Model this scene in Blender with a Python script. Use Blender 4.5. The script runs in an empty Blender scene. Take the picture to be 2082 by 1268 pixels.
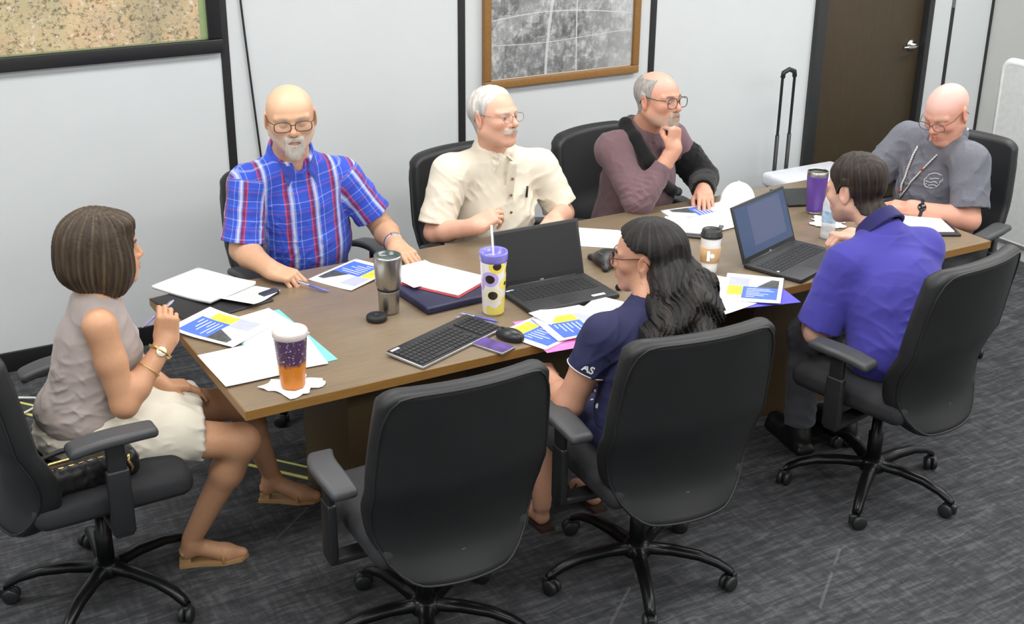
import bpy, bmesh, math, random
import numpy as np
from mathutils import Vector, Matrix
random.seed(7); np.random.seed(7)
SC = bpy.context.scene
COL = SC.collection

# ---------------------------------------------------------------- camera
FPX, PITCH, YAW, ROLL, CAMH = 2600.0, math.radians(22.5), math.radians(30.3), math.radians(0.6), 2.5
_f = np.array([math.sin(YAW)*math.cos(PITCH), math.cos(YAW)*math.cos(PITCH), -math.sin(PITCH)])
_r = np.array([math.cos(YAW), -math.sin(YAW), 0.0]); _u = np.cross(_r, _f)
_r, _u = math.cos(ROLL)*_r+math.sin(ROLL)*_u, -math.sin(ROLL)*_r+math.cos(ROLL)*_u
cam_d = bpy.data.cameras.new('camera'); cam = bpy.data.objects.new('camera', cam_d); COL.objects.link(cam)
cam_d.sensor_fit = 'HORIZONTAL'; cam_d.sensor_width = 36.0; cam_d.lens = 36.0*FPX/2082.0
cam.matrix_world = Matrix(((_r[0], _u[0], -_f[0], 0), (_r[1], _u[1], -_f[1], 0), (_r[2], _u[2], -_f[2], CAMH), (0, 0, 0, 1)))
SC.camera = cam
cam_d.clip_start = 0.05

# ---------------------------------------------------------------- world, exposure
W = bpy.data.worlds.new('world'); SC.world = W; W.use_nodes = True
W.node_tree.nodes['Background'].inputs[0].default_value = (0.9, 0.95, 1.0, 1); W.node_tree.nodes['Background'].inputs[1].default_value = 0.2
vs = SC.view_settings; vs.view_transform = 'Standard'; vs.look = 'None'; vs.gamma = 1.0; vs.use_curve_mapping = False
vs.exposure = 0.0
SC.cycles.max_bounces = 6; SC.cycles.diffuse_bounces = 3; SC.cycles.glossy_bounces = 3; SC.cycles.transmission_bounces = 4; SC.cycles.transparent_max_bounces = 8
LIGHT_W = 24.0          # watts of every ceiling panel lamp

def ray(px, py): return _f+_r*(px-1041)/FPX-_u*(py-634)/FPX
def atZ(px, py, z): d = ray(px, py); t = (z-CAMH)/d[2]; return np.array([d[0]*t, d[1]*t, z])
def atY(px, py, y): d = ray(px, py); t = y/d[1]; return np.array([d[0]*t, y, CAMH+d[2]*t])
def atX(px, py, x): d = ray(px, py); t = x/d[0]; return np.array([x, d[1]*t, CAMH+d[2]*t])

# ---------------------------------------------------------------- materials
def srgb(r, g, b):
    f = lambda c: (c/255/12.92) if c/255 <= .04045 else ((c/255+.055)/1.055)**2.4
    return (f(r), f(g), f(b), 1)
class NT:
    def __init__(s, name):
        s.m = bpy.data.materials.new(name); s.m.use_nodes = True; s.t = s.m.node_tree; s.n = s.t.nodes; s.l = s.t.links
        s.b = s.n['Principled BSDF']
    def node(s, typ, **kw):
        n = s.n.new(typ)
        for k, v in kw.items():
            if k in n.inputs.keys(): n.inputs[k].default_value = v
            else: setattr(n, k, v)
        return n
    def link(s, a, b): s.l.new(a, b)
    def coord(s, kind='Object', scale=(1, 1, 1), rot=(0, 0, 0)):
        c = s.node('ShaderNodeTexCoord'); mp = s.node('ShaderNodeMapping')
        mp.inputs['Scale'].default_value = scale; mp.inputs['Rotation'].default_value = rot
        s.link(c.outputs[kind], mp.inputs[0]); return mp.outputs[0]
    def noise(s, vec, scale, detail=4, rough=.55, dist=0):
        n = s.node('ShaderNodeTexNoise'); n.inputs['Scale'].default_value = scale; n.inputs['Detail'].default_value = detail
        n.inputs['Roughness'].default_value = rough; n.inputs['Distortion'].default_value = dist
        if vec: s.link(vec, n.inputs['Vector'])
        return n.outputs['Fac']
    def ramp(s, fac, stops, interp='LINEAR'):
        r = s.node('ShaderNodeValToRGB'); r.color_ramp.interpolation = interp
        e = r.color_ramp.elements
        while len(e) < len(stops): e.new(.5)
        for i, (p, c) in enumerate(stops): e[i].position = p; e[i].color = c
        s.link(fac, r.inputs[0]); return r.outputs[0]
    def mix(s, fac, a, b, mode='MIX'):
        n = s.node('ShaderNodeMix', data_type='RGBA', blend_type=mode)
        for i, v in ((0, fac), (6, a), (7, b)):
            if hasattr(v, 'links'): s.link(v, n.inputs[i])
            elif isinstance(v, (int, float)): n.inputs[i].default_value = v
            else: n.inputs[i].default_value = v
        return n.outputs[2]
    def math(s, op, a, b=0.0, c=0.0):
        n = s.node('ShaderNodeMath', operation=op)
        for i, v in enumerate((a, b, c)):
            if hasattr(v, 'links'): s.link(v, n.inputs[i])
            else: n.inputs[i].default_value = v
        return n.outputs[0]
    def bump(s, h, strength=.3, dist=.01):
        b = s.node('ShaderNodeBump'); b.inputs['Strength'].default_value = strength; b.inputs['Distance'].default_value = dist
        s.link(h, b.inputs['Height']); s.link(b.outputs[0], s.b.inputs['Normal'])
    def set(s, **kw):
        for k, v in kw.items():
            k = k.replace('_', ' ')
            if hasattr(v, 'links'): s.link(v, s.b.inputs[k])
            else: s.b.inputs[k].default_value = v
        return s.m
_plain = {}
def plain(name, col, rough=.5, metal=0.0, var=.06, scale=30, bump=0.0, **kw):
    """simple procedural material: base colour with a faint noise variation"""
    if name in _plain: return _plain[name]
    t = NT(name); c = col if len(col) == 4 else srgb(*col)
    v = t.coord('Object'); f = t.noise(v, scale, 5)
    lo = tuple(x*(1-var) for x in c[:3])+(1,); hi = tuple(min(1, x*(1+var)) for x in c[:3])+(1,)
    t.set(Base_Color=t.ramp(f, [(.3, lo), (.7, hi)]), Roughness=rough, Metallic=metal, **kw)
    if bump: t.bump(t.noise(v, scale*6, 3), bump, .002)
    _plain[name] = t.m; return t.m
def attr_mat(name, rough=.5, bump=0.0, bscale=300, sss=0.0, attr='Col', spec=.5, stretch=None, var=.1, sheen=0.0):
    """colour comes from the mesh's own vertex colours"""
    t = NT(name); a = t.node('ShaderNodeAttribute', attribute_name=attr)
    v = t.coord('Object', stretch or (1, 1, 1)); n = t.noise(v, bscale*.2, 4)
    c = t.mix(1.0, a.outputs['Color'], t.ramp(n, [(.3, (1-var,)*3+(1,)), (.7, (1, 1, 1, 1))]), 'MULTIPLY')
    t.set(Base_Color=c, Roughness=rough)
    t.b.inputs['Specular IOR Level'].default_value = spec
    if sheen: t.b.inputs['Sheen Weight'].default_value = sheen
    if sss:
        t.b.inputs['Subsurface Weight'].default_value = sss; t.b.inputs['Subsurface Radius'].default_value = (.012, .005, .003); t.b.inputs['Subsurface Scale'].default_value = .5
    if bump: t.bump(t.noise(v, bscale, 3), bump, .002)
    return t.m

# ---------------------------------------------------------------- object helpers
def tag(o, label=None, cat=None, group=None, kind=None):
    if label: o['label'] = label
    if cat: o['category'] = cat
    if group: o['group'] = group
    if kind: o['kind'] = kind
    return o
def empty(name, loc=(0, 0, 0), rz=0, label=None, cat=None, group=None):
    o = bpy.data.objects.new(name, None); COL.objects.link(o); o.location = loc; o.rotation_euler = (0, 0, rz)
    o.empty_display_size = .1
    return tag(o, label, cat, group)
def link_mesh(name, me, mat=None, parent=None, smooth=False, world=False):
    o = bpy.data.objects.new(name, me); COL.objects.link(o)
    for m in (mat if isinstance(mat, (list, tuple)) else [mat] if mat else []): me.materials.append(m)
    if smooth: me.polygons.foreach_set('use_smooth', [True]*len(me.polygons))
    if parent:
        o.parent = parent
        if world: o.matrix_parent_inverse = parent_matrix(parent).inverted()
    return o
def parent_matrix(p):
    m = Matrix.Translation(p.location) @ p.rotation_euler.to_matrix().to_4x4()
    if p.parent: m = parent_matrix(p.parent) @ p.matrix_parent_inverse @ m
    return m
class MB:
    """collects shapes; build() links them as ONE mesh object"""
    def __init__(s): s.v, s.f, s.mi, s.sm = [], [], [], []
    def add(s, vs, fs, mi=0, smooth=False):
        b = len(s.v); s.v += [tuple(map(float, p)) for p in vs]
        for f in fs: s.f.append(tuple(i+b for i in f)); s.mi.append(mi); s.sm.append(smooth)
        return s
    def box(s, lo, hi, mi=0, M=None, bevel=0.0):
        if bevel:
            bm = bmesh.new(); bmesh.ops.create_cube(bm, size=1)
            c = [(a+b)/2 for a, b in zip(lo, hi)]; d = [b-a for a, b in zip(lo, hi)]
            for v in bm.verts: v.co = Vector([c[i]+v.co[i]*d[i] for i in range(3)])
            bmesh.ops.bevel(bm, geom=bm.edges[:], offset=bevel, segments=3, profile=.5, affect='EDGES')
            bm.verts.index_update(); vs = [v.co.copy() for v in bm.verts]; fs = [[v.index for v in f.verts] for f in bm.faces]; bm.free()
            if M is not None: vs = [M @ v for v in vs]
            return s.add(vs, fs, mi, True)
        x0, y0, z0 = lo; x1, y1, z1 = hi
        vs = [Vector(p) for p in ((x0, y0, z0), (x1, y0, z0), (x1, y1, z0), (x0, y1, z0), (x0, y0, z1), (x1, y0, z1), (x1, y1, z1), (x0, y1, z1))]
        if M is not None: vs = [M @ v for v in vs]
        return s.add(vs, [(3, 2, 1, 0), (4, 5, 6, 7), (0, 1, 5, 4), (1, 2, 6, 5), (2, 3, 7, 6), (3, 0, 4, 7)], mi)
    def lathe(s, prof, n=28, mi=0, M=None, smooth=True, cap=True):
        vs, fs = [], []
        for r, z in prof:
            for k in range(n): a = 2*math.pi*k/n; vs.append(Vector((r*math.cos(a), r*math.sin(a), z)))
        for i in range(len(prof)-1):
            for k in range(n): k2 = (k+1) % n; fs.append((i*n+k, i*n+k2, (i+1)*n+k2, (i+1)*n+k))
        if cap:
            fs.append(tuple(range(n-1, -1, -1))); fs.append(tuple((len(prof)-1)*n+k for k in range(n)))
        if M is not None: vs = [M @ v for v in vs]
        return s.add(vs, fs, mi, smooth)
    def tube(s, pts, r, n=8, mi=0, closed=False, flat=1.0):
        pts = [Vector(p) for p in pts]; N = len(pts); rs = r if isinstance(r, (list, tuple)) else [r]*N
        vs, fs = [], []; up = None
        for i, p in enumerate(pts):
            a = pts[(i-1) % N] if (closed or i) else p; b = pts[(i+1) % N] if (closed or i < N-1) else p
            t = (b-a).normalized()
            if up is None:
                up = Vector((0, 0, 1)) if abs(t.z) < .9 else Vector((1, 0, 0))
            x = up.cross(t).normalized(); y = t.cross(x).normalized(); up = y
            for k in range(n): an = 2*math.pi*k/n; vs.append(p+x*math.cos(an)*rs[i]+y*math.sin(an)*rs[i]*flat)
        for i in range(N if closed else N-1):
            j = (i+1) % N
            for k in range(n): k2 = (k+1) % n; fs.append((i*n+k, i*n+k2, j*n+k2, j*n+k))
        if not closed: fs.append(tuple(range(n-1, -1, -1))); fs.append(tuple((N-1)*n+k for k in range(n)))
        return s.add(vs, fs, mi, True)
    def prism(s, poly, z0, z1, mi=0, M=None):
        n = len(poly); vs = [Vector((x, y, z0)) for x, y in poly]+[Vector((x, y, z1)) for x, y in poly]
        if M is not None: vs = [M @ v for v in vs]
        return s.add(vs, [tuple(range(n-1, -1, -1)), tuple(range(n, 2*n))]+[(i, (i+1) % n, n+(i+1) % n, n+i) for i in range(n)], mi)
    def mesh(s, name):
        me = bpy.data.meshes.new(name); me.from_pydata(s.v, [], s.f)
        me.polygons.foreach_set('material_index', s.mi); me.polygons.foreach_set('use_smooth', s.sm); me.update(); return me
    def build(s, name, mat, parent=None, world=False):
        return link_mesh(name, s.mesh(name), mat, parent, world=world)
def frame(x, y=None, z=None, o=(0, 0, 0)):
    """4x4 from axes"""
    x, y, z = Vector(x), Vector(y), Vector(z); o = Vector(o)
    return Matrix(((x.x, y.x, z.x, o.x), (x.y, y.y, z.y, o.y), (x.z, y.z, z.z, o.z), (0, 0, 0, 1)))
def copy_tree(o, parent=None):
    c = o.copy(); COL.objects.link(c)
    if parent: c.parent = parent
    for ch in list(o.children):
        copy_tree(ch, c)
    return c

# ---------------------------------------------------------------- signed-distance modelling
V3 = lambda p: np.asarray(p, np.float32)
def unit(v): v = np.asarray(v, float); return v/np.linalg.norm(v)
class Field:
    """list of blended solids, turned into a mesh chunk by chunk"""
    def __init__(s): s.ops = []
    def add(s, fn, lo, hi, k=0.0, mode='u'): s.ops.append((fn, np.array(lo, float), np.array(hi, float), k, mode)); return s
    def cone(s, a, b, ra, rb, k=0.0, mode='u'):
        a, b = np.asarray(a, float), np.asarray(b, float); ab = b-a; L2 = max(float(ab@ab), 1e-12); R = max(ra, rb)
        def fn(X, Y, Z):
            px, py, pz = X-a[0], Y-a[1], Z-a[2]
            t = np.clip((px*ab[0]+py*ab[1]+pz*ab[2])/L2, 0, 1)
            return np.sqrt((px-t*ab[0])**2+(py-t*ab[1])**2+(pz-t*ab[2])**2)-(ra+(rb-ra)*t)
        return s.add(fn, np.minimum(a, b)-R, np.maximum(a, b)+R, k, mode)
    def chain(s, pts, rs, k=0.0, kk=None):
        for i in range(len(pts)-1): s.cone(pts[i], pts[i+1], rs[i], rs[i+1], k if i == 0 else (kk if kk is not None else k))
        return s
    def fcone(s, a, b, ra, rb, k=0.0, mode='u', flat=(1, 1), up=(0, 0, 1), rnd=0.0):
        """cone with flat ends; flat scales the section along up and across"""
        a, b = np.asarray(a, float), np.asarray(b, float); n = unit(b-a); L = np.linalg.norm(b-a); R = max(ra, rb)*max(flat)
        x = np.cross(up, n); x = unit(x) if np.linalg.norm(x) > 1e-4 else unit(np.cross((1, 0, 0), n)); y = np.cross(n, x)
        def fn(X, Y, Z):
            px, py, pz = X-a[0], Y-a[1], Z-a[2]
            h = px*n[0]+py*n[1]+pz*n[2]; u = (px*x[0]+py*x[1]+pz*x[2])/flat[1]; v = (px*y[0]+py*y[1]+pz*y[2])/flat[0]
            r = np.sqrt(u*u+v*v)-(ra+(rb-ra)*np.clip(h/L, 0, 1))
            c = np.maximum(-h, h-L)
            if rnd: return np.minimum(np.maximum(r, c)+rnd, 0)+np.sqrt(np.maximum(r+rnd, 0)**2+np.maximum(c+rnd, 0)**2)-rnd
            return np.maximum(r, c)
        return s.add(fn, np.minimum(a, b)-R, np.maximum(a, b)+R, k, mode)
    def ell(s, c, r, k=0.0, mode='u', R=None):
        c = np.asarray(c, float); r = np.asarray(r, float); R = np.eye(3) if R is None else np.asarray(R, float)   # columns = axes
        ext = np.sqrt(((R*r)**2).sum(1))
        def fn(X, Y, Z):
            px, py, pz = X-c[0], Y-c[1], Z-c[2]
            q = [(px*R[0, i]+py*R[1, i]+pz*R[2, i])/r[i] for i in range(3)]
            k0 = np.sqrt(q[0]**2+q[1]**2+q[2]**2); k1 = np.sqrt((q[0]/r[0])**2+(q[1]/r[1])**2+(q[2]/r[2])**2)+1e-9
            return k0*(k0-1)/k1
        return s.add(fn, c-ext, c+ext, k, mode)
    def rbox(s, c, h, rad, k=0.0, mode='u', R=None):
        c = np.asarray(c, float); h = np.asarray(h, float)-rad; R = np.eye(3) if R is None else np.asarray(R, float)
        ext = (np.abs(R)*(h+rad)).sum(1)
        def fn(X, Y, Z):
            px, py, pz = X-c[0], Y-c[1], Z-c[2]
            q = [np.abs(px*R[0, i]+py*R[1, i]+pz*R[2, i])-h[i] for i in range(3)]
            return np.sqrt(np.maximum(q[0], 0)**2+np.maximum(q[1], 0)**2+np.maximum(q[2], 0)**2)+np.minimum(np.maximum(np.maximum(q[0], q[1]), q[2]), 0)-rad
        return s.add(fn, c-ext, c+ext, k, mode)
    def warp(s, fn):                       # field change everywhere: fn(D, X, Y, Z) -> D
        s.ops.append((fn, None, None, 0, 'w')); return s
    def bounds(s):
        L = [o for o in s.ops if o[4] == 'u']; return np.min([o[1] for o in L], 0), np.max([o[2] for o in L], 0)
    def eval(s, lo, hi, res):
        lo, hi = np.asarray(lo, float), np.asarray(hi, float)
        n = np.maximum(((hi-lo)/res).astype(int)+2, 3); ax = [(lo[i]+res*np.arange(n[i])).astype(np.float32) for i in range(3)]
        D = np.full(tuple(n), .3, np.float32)
        for fn, bl, bh, k, mode in s.ops:
            if mode == 'w':
                D = fn(D, ax[0][:, None, None], ax[1][None, :, None], ax[2][None, None, :]).astype(np.float32); continue
            m = k+3*res+.004; i0 = np.clip(np.floor((bl-m-lo)/res).astype(int), 0, n); i1 = np.clip(np.ceil((bh+m-lo)/res).astype(int)+1, 0, n)
            if (i1 <= i0).any(): continue
            sl = tuple(slice(i0[i], i1[i]) for i in range(3))
            d = fn(ax[0][sl[0]][:, None, None], ax[1][sl[1]][None, :, None], ax[2][sl[2]][None, None, :]).astype(np.float32)
            A = D[sl]
            if mode == 'u':
                if k > 0: h = np.maximum(k-np.abs(A-d), 0)/k; D[sl] = np.minimum(A, d)-h*h*k*.25
                else: D[sl] = np.minimum(A, d)
            elif mode == 's':
                d = -d
                if k > 0: h = np.maximum(k-np.abs(A-d), 0)/k; D[sl] = np.maximum(A, d)+h*h*k*.25
                else: D[sl] = np.maximum(A, d)
        return D, ax
def nets(D, ax):
    """naive surface nets -> verts (n,3), quads (m,4)"""
    S = D < 0
    nx, ny, nz = D.shape
    cnt = np.zeros((nx-1, ny-1, nz-1), np.int8)
    for a in (0, 1):
        for b in (0, 1):
            for c in (0, 1): cnt += S[a:nx-1+a, b:ny-1+b, c:nz-1+c]
    act = (cnt > 0) & (cnt < 8); I = np.argwhere(act)
    if len(I) == 0: return np.zeros((0, 3)), np.zeros((0, 4), int)
    idx = np.full(act.shape, -1, np.int32); idx[act] = np.arange(len(I))
    acc = np.zeros((len(I), 3), np.float32); num = np.zeros(len(I), np.float32)
    cor = {(a, b, c): D[I[:, 0]+a, I[:, 1]+b, I[:, 2]+c] for a in (0, 1) for b in (0, 1) for c in (0, 1)}
    for p in cor:
        for d in range(3):
            if p[d] == 0:
                q = list(p); q[d] = 1; q = tuple(q); A, B = cor[p], cor[q]; m = (A < 0) != (B < 0)
                t = np.where(m, A/np.where(m, A-B, 1), 0)
                v = np.array(p, np.float32)[None, :].repeat(len(I), 0); v[:, d] = t
                acc += v*m[:, None]; num += m
    P = I+acc/num[:, None]; res = ax[0][1]-ax[0][0]
    P = np.stack([ax[i][0]+P[:, i]*res for i in range(3)], 1)
    Q = []
    for d in range(3):
        e = [slice(None)]*3; e2 = [slice(None)]*3; e[d] = slice(0, -1); e2[d] = slice(1, None)
        A, B = S[tuple(e)], S[tuple(e2)]; X = np.argwhere(A != B)
        u, w = (d+1) % 3, (d+2) % 3
        ok = (X[:, u] > 0) & (X[:, w] > 0) & (X[:, u] < D.shape[u]-1) & (X[:, w] < D.shape[w]-1); X = X[ok]
        if len(X) == 0: continue
        def g(du, dw): Y = X.copy(); Y[:, u] -= du; Y[:, w] -= dw; return idx[Y[:, 0], Y[:, 1], Y[:, 2]]
        q = np.stack([g(1, 1), g(0, 1), g(0, 0), g(1, 0)], 1)
        fl = ~A[X[:, 0], X[:, 1], X[:, 2]]; q[fl] = q[fl][:, ::-1]; Q.append(q)
    return P, np.concatenate(Q) if Q else np.zeros((0, 4), int)
def sdf_mesh(name, chunks, mat, parent=None, col=None, attrs=None):
    """chunks: list of (field, lo, hi, res); one mesh object in world coordinates"""
    VS, QS, n = [], [], 0
    for ck in chunks:
        fld, lo, hi, res = ck[:4]
        if lo is None:
            lo, hi = fld.bounds(); lo = lo-3*res-.01; hi = hi+3*res+.01
        D, ax = fld.eval(lo, hi, res); P, Q = nets(D, ax)
        for bl, bh in (ck[4] if len(ck) > 4 else ()):      # leave out what a finer chunk covers
            ins = ((P > bl+res*1.5) & (P < bh-res*1.5)).all(1); Q = Q[~ins[Q].all(1)]
        VS.append(P); QS.append(Q+n); n += len(P)
    P = np.concatenate(VS).astype(np.float32); Q = np.concatenate(QS).astype(np.int32)
    me = bpy.data.meshes.new(name); me.vertices.add(len(P)); me.vertices.foreach_set('co', P.ravel())
    me.loops.add(Q.size); me.loops.foreach_set('vertex_index', Q.ravel())
    me.polygons.add(len(Q)); me.polygons.foreach_set('loop_start', np.arange(0, Q.size, 4, dtype=np.int32))
    me.polygons.foreach_set('loop_total', np.full(len(Q), 4, np.int32))
    me.polygons.foreach_set('use_smooth', np.ones(len(Q), bool)); me.update(calc_edges=True); me.validate()
    if col is not None:
        c = np.ones((len(P), 4), np.float32); c[:, :3] = col(P)
        a = me.color_attributes.new('Col', 'FLOAT_COLOR', 'POINT'); a.data.foreach_set('color', c.ravel())
    for an, fn in (attrs or {}).items():
        a = me.attributes.new(an, 'FLOAT_VECTOR', 'POINT'); a.data.foreach_set('vector', fn(P).astype(np.float32).ravel())
    return link_mesh(name, me, mat, parent, world=True)
# ================================================================ the setting
YW, XR, XL, YB, CE = 5.70, 6.91, -2.2, -1.4, 2.78
def carpet():
    t = NT('carpet'); v = t.coord('Object', (1, 1, 1), (0, 0, .55))
    s1 = t.noise(t.coord('Object', (4, 26, 1), (0, 0, -.12)), 1.6, 7, .7, .8); s2 = t.noise(t.coord('Object', (24, 5, 1), (0, 0, -.6)), 1.7, 6, .65, .6); n = t.noise(v, 420, 3, .7)
    f = t.math('ADD', t.math('MULTIPLY', s1, .68), t.math('MULTIPLY', s2, .32))
    base = t.ramp(f, [(.40, srgb(40, 41, 44)), (.5, srgb(68, 69, 72)), (.61, srgb(108, 109, 112))])
    c = t.mix(.4, base, t.ramp(n, [(.3, srgb(42, 43, 46)), (.72, srgb(110, 111, 114))]))
    # thin pale threads woven along the tile diagonals
    w = t.node('ShaderNodeTexWave', wave_type='BANDS', bands_direction='X'); w.inputs['Scale'].default_value = .5; w.inputs['Distortion'].default_value = .5
    t.link(t.coord('Object', (1, 1, 1), (0, 0, .9)), w.inputs['Vector'])
    thr = t.math('MULTIPLY', t.math('MULTIPLY', t.math('GREATER_THAN', w.outputs['Fac'], .9993), t.math('GREATER_THAN', t.noise(v, 2.2, 3), .53)), .22)
    t.set(Base_Color=t.mix(thr, c, srgb(150, 150, 150)), Roughness=.95); t.b.inputs['Specular IOR Level'].default_value = .1
    t.bump(t.math('ADD', n, s1), .6, .006); return t.m
def wallmat(name, c):
    t = NT(name); v = t.coord('Object'); n = t.noise(v, 3, 3); n2 = t.noise(v, 260, 4)
    a = srgb(*c); t.set(Base_Color=t.ramp(n, [(.3, tuple(x*.97 for x in a[:3])+(1,)), (.7, a)]), Roughness=.62); t.bump(n2, .12, .002); return t.m
M_floor = carpet(); M_wall = wallmat('vinyl_wall_panel', (211, 215, 217)); M_wall2 = wallmat('painted_wall', (206, 208, 205))
M_black = plain('black_trim', (38, 38, 39), .45, var=.1); M_ceil = plain('ceiling_tile', (232, 232, 228), .9, scale=120, var=.05, bump=.4)
def struct(o, lab=None): o['kind'] = 'structure'; return tag(o, lab)
struct(MB().box((XL-.2, YB-.2, -.1), (XR+.2, YW+.2, 0)).build('floor', M_floor))
struct(MB().box((XL-.2, YB-.2, CE), (XR+.2, YW+.2, CE+.1)).build('ceiling', M_ceil))
struct(MB().box((XL-.15, YB, 0), (XL, YW, CE)).build('wall_left', M_wall))
struct(MB().box((XL, YB-.15, 0), (XR, YB, CE)).build('wall_front', M_wall2))
struct(MB().box((XR, YB, 0), (XR+.15, YW, CE)).build('wall_right', M_wall2))
# back wall: backing behind the door opening, separate vinyl panels between black strips
DX0, DX1, DH = 5.455, 6.30, 2.10
wb = MB(); wb.box((XL, YW+.02, 0), (DX0-.05, YW+.15, CE)).box((DX1+.05, YW+.02, 0), (XR, YW+.15, CE)).box((DX0-.05, YW+.02, DH+.05), (DX1+.05, YW+.15, CE)).box((DX0-.05, YW+.12, 0), (DX1+.05, YW+.15, DH+.05))
wall_back = struct(wb.build('wall_back', M_wall))
SW = .04
strips = [-1.84, -.62, .60, 1.802, 3.020, 4.200]
edges = [XL]+strips+[5.372]
for i in range(len(edges)-1):
    a = edges[i]+(SW/2 if i else 0); b = edges[i+1]-(SW/2 if i+1 < len(edges)-1 else 0)
    MB().box((a, YW, 0), (b, YW+.02, CE)).build('panel', M_wall, wall_back)
MB().box((6.344, YW, 0), (6.525, YW+.02, CE)).build('panel', M_wall, wall_back)
MB().box((6.553, YW, 0), (6.893, YW+.02, CE)).build('panel', M_wall, wall_back)
MB().box((5.372, YW, DH+.06), (6.344, YW+.02, CE)).build('panel', M_wall, wall_back)
for i, x in enumerate(strips): struct(MB().box((x-SW/2, YW-.006, 0), (x+SW/2, YW+.02, CE), bevel=.002).build('trim_%d' % (i+1), M_black))
struct(MB().box((6.525, YW-.006, 0), (6.553, YW+.02, 1.21), bevel=.002).build('trim_7', M_black))
struct(MB().box((6.527, YW-.008, 1.21), (6.551, YW+.02, CE), bevel=.002).build('trim_8', plain('trim_aluminium', (140, 142, 144), .35, .7)))
struct(MB().box((6.893, YW-.01, 0), (6.91, YW+.02, CE)).build('trim_9', M_black))
M_bb = plain('black_baseboard', (20, 20, 21), .5, var=.15)
struct(MB().box((XL, YW-.012, 0), (5.372, YW, .095), bevel=.003).build('baseboard_back', M_bb))
struct(MB().box((6.344, YW-.012, 0), (XR, YW, .095), bevel=.003).build('baseboard_door_side', M_bb))
struct(MB().box((XR-.012, YB, 0), (XR, YW-.012, .095), bevel=.003).build('baseboard_right', M_bb))
struct(MB().box((XL, YB, 0), (XL+.012, YW-.012, .095), bevel=.003).build('baseboard_left', M_bb))
# door
def woodmat(name, c0, c1, sc=(2, 2, .25), rough=.45, rot=(0, 0, 0), k=14):
    t = NT(name); v = t.coord('Object', sc, rot); n = t.noise(v, k, 6, .6, .6); n2 = t.noise(v, k*9, 4, .6)
    t.set(Base_Color=t.mix(.35, t.ramp(n, [(.3, srgb(*c0)), (.7, srgb(*c1))]), t.ramp(n2, [(.3, srgb(*c0)), (.7, srgb(*c1))])), Roughness=rough); t.bump(n2, .08, .002); return t.m
door = empty('door_1', ((DX0+DX1)/2, YW, 0)); door['kind'] = 'structure'; tag(door, 'dark brown flush door in a black metal frame')
MB().box((DX0, YW+.02, .01), (DX1, YW+.06, DH), bevel=.002).build('door_leaf', woodmat('door_laminate', (60, 50, 35), (74, 62, 45), (6, 6, .6)), door, True)
M_frame = plain('door_frame_paint', (46, 47, 48), .4)
for nm, lo, hi in (('frame_jamb', (5.372, YW-.03, 0), (DX0, YW+.08, DH+.06)), ('frame_jamb', (DX1, YW-.03, 0), (6.344, YW+.08, DH+.06)), ('frame_head', (5.372, YW-.03, DH), (6.344, YW+.08, DH+.06))):
    MB().box(lo, hi, bevel=.006).build(nm, M_frame, door, True)
M_chrome = plain('brushed_chrome', (200, 200, 198), .25, 1.0)
hb = MB(); Mh = Matrix.Translation((6.222, YW+.02, 1.0)) @ Matrix.Rotation(math.radians(90), 4, 'X')
hb.lathe([(.001, 0), (.036, 0), (.036, .008), (.030, .014), (.014, .018), (.013, .05), (.001, .052)], 24, M=Mh)
hb.tube([(6.222, YW-.035, 1.0), (6.19, YW-.045, 1.0), (6.14, YW-.047, 1.0), (6.105, YW-.04, 1.0)], [.012, .011, .010, .009], 10)
hb.build('door_handle', M_chrome, door, True)
# ceiling lamps: recessed panel troffers (behind the view), the room's only light
M_diff = NT('lamp_diffuser'); M_diff.set(Base_Color=(.9, .9, .88, 1)); M_diff.b.inputs['Emission Color'].default_value = (1, .985, .95, 1); M_diff.b.inputs['Emission Strength'].default_value = 2.0; M_diff = M_diff.m
M_white = plain('white_enamel', (228, 229, 228), .4)
nl = 0
for ix, x in enumerate((-.9, .95, 2.8, 4.65, 6.2)):
    for iy, y in enumerate((.1, 2.3, 4.3)):
        if ix == 4 and iy == 2: pass
        L = empty('ceiling_light', (x, y, CE), 0, 'white ceiling panel lamp, %s row from map wall, %s from left wall' % (['third', 'second', 'first'][iy], ['first', 'second', 'third', 'fourth', 'fifth'][ix]), 'ceiling light', 'ceiling panel lamps')
        f = MB(); w, d = .60, .30
        f.box((-w-.02, -d-.02, -.015), (w+.02, -d, 0)).box((-w-.02, d, -.015), (w+.02, d+.02, 0)).box((-w-.02, -d, -.015), (-w, d, 0)).box((w, -d, -.015), (w+.02, d, 0))
        f.build('lamp_frame', M_white, L); MB().box((-w, -d, -.008), (w, d, -.001)).build('diffuser', M_diff, L)
        ld = bpy.data.lights.new('panel_lamp', 'AREA'); ld.shape = 'RECTANGLE'; ld.size = 1.2; ld.size_y = .6; ld.energy = LIGHT_W; ld.color = (1, .99, .97)
        lo = bpy.data.objects.new('panel_lamp', ld); COL.objects.link(lo); lo.parent = L; lo.location = (0, 0, -.02)

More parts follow.
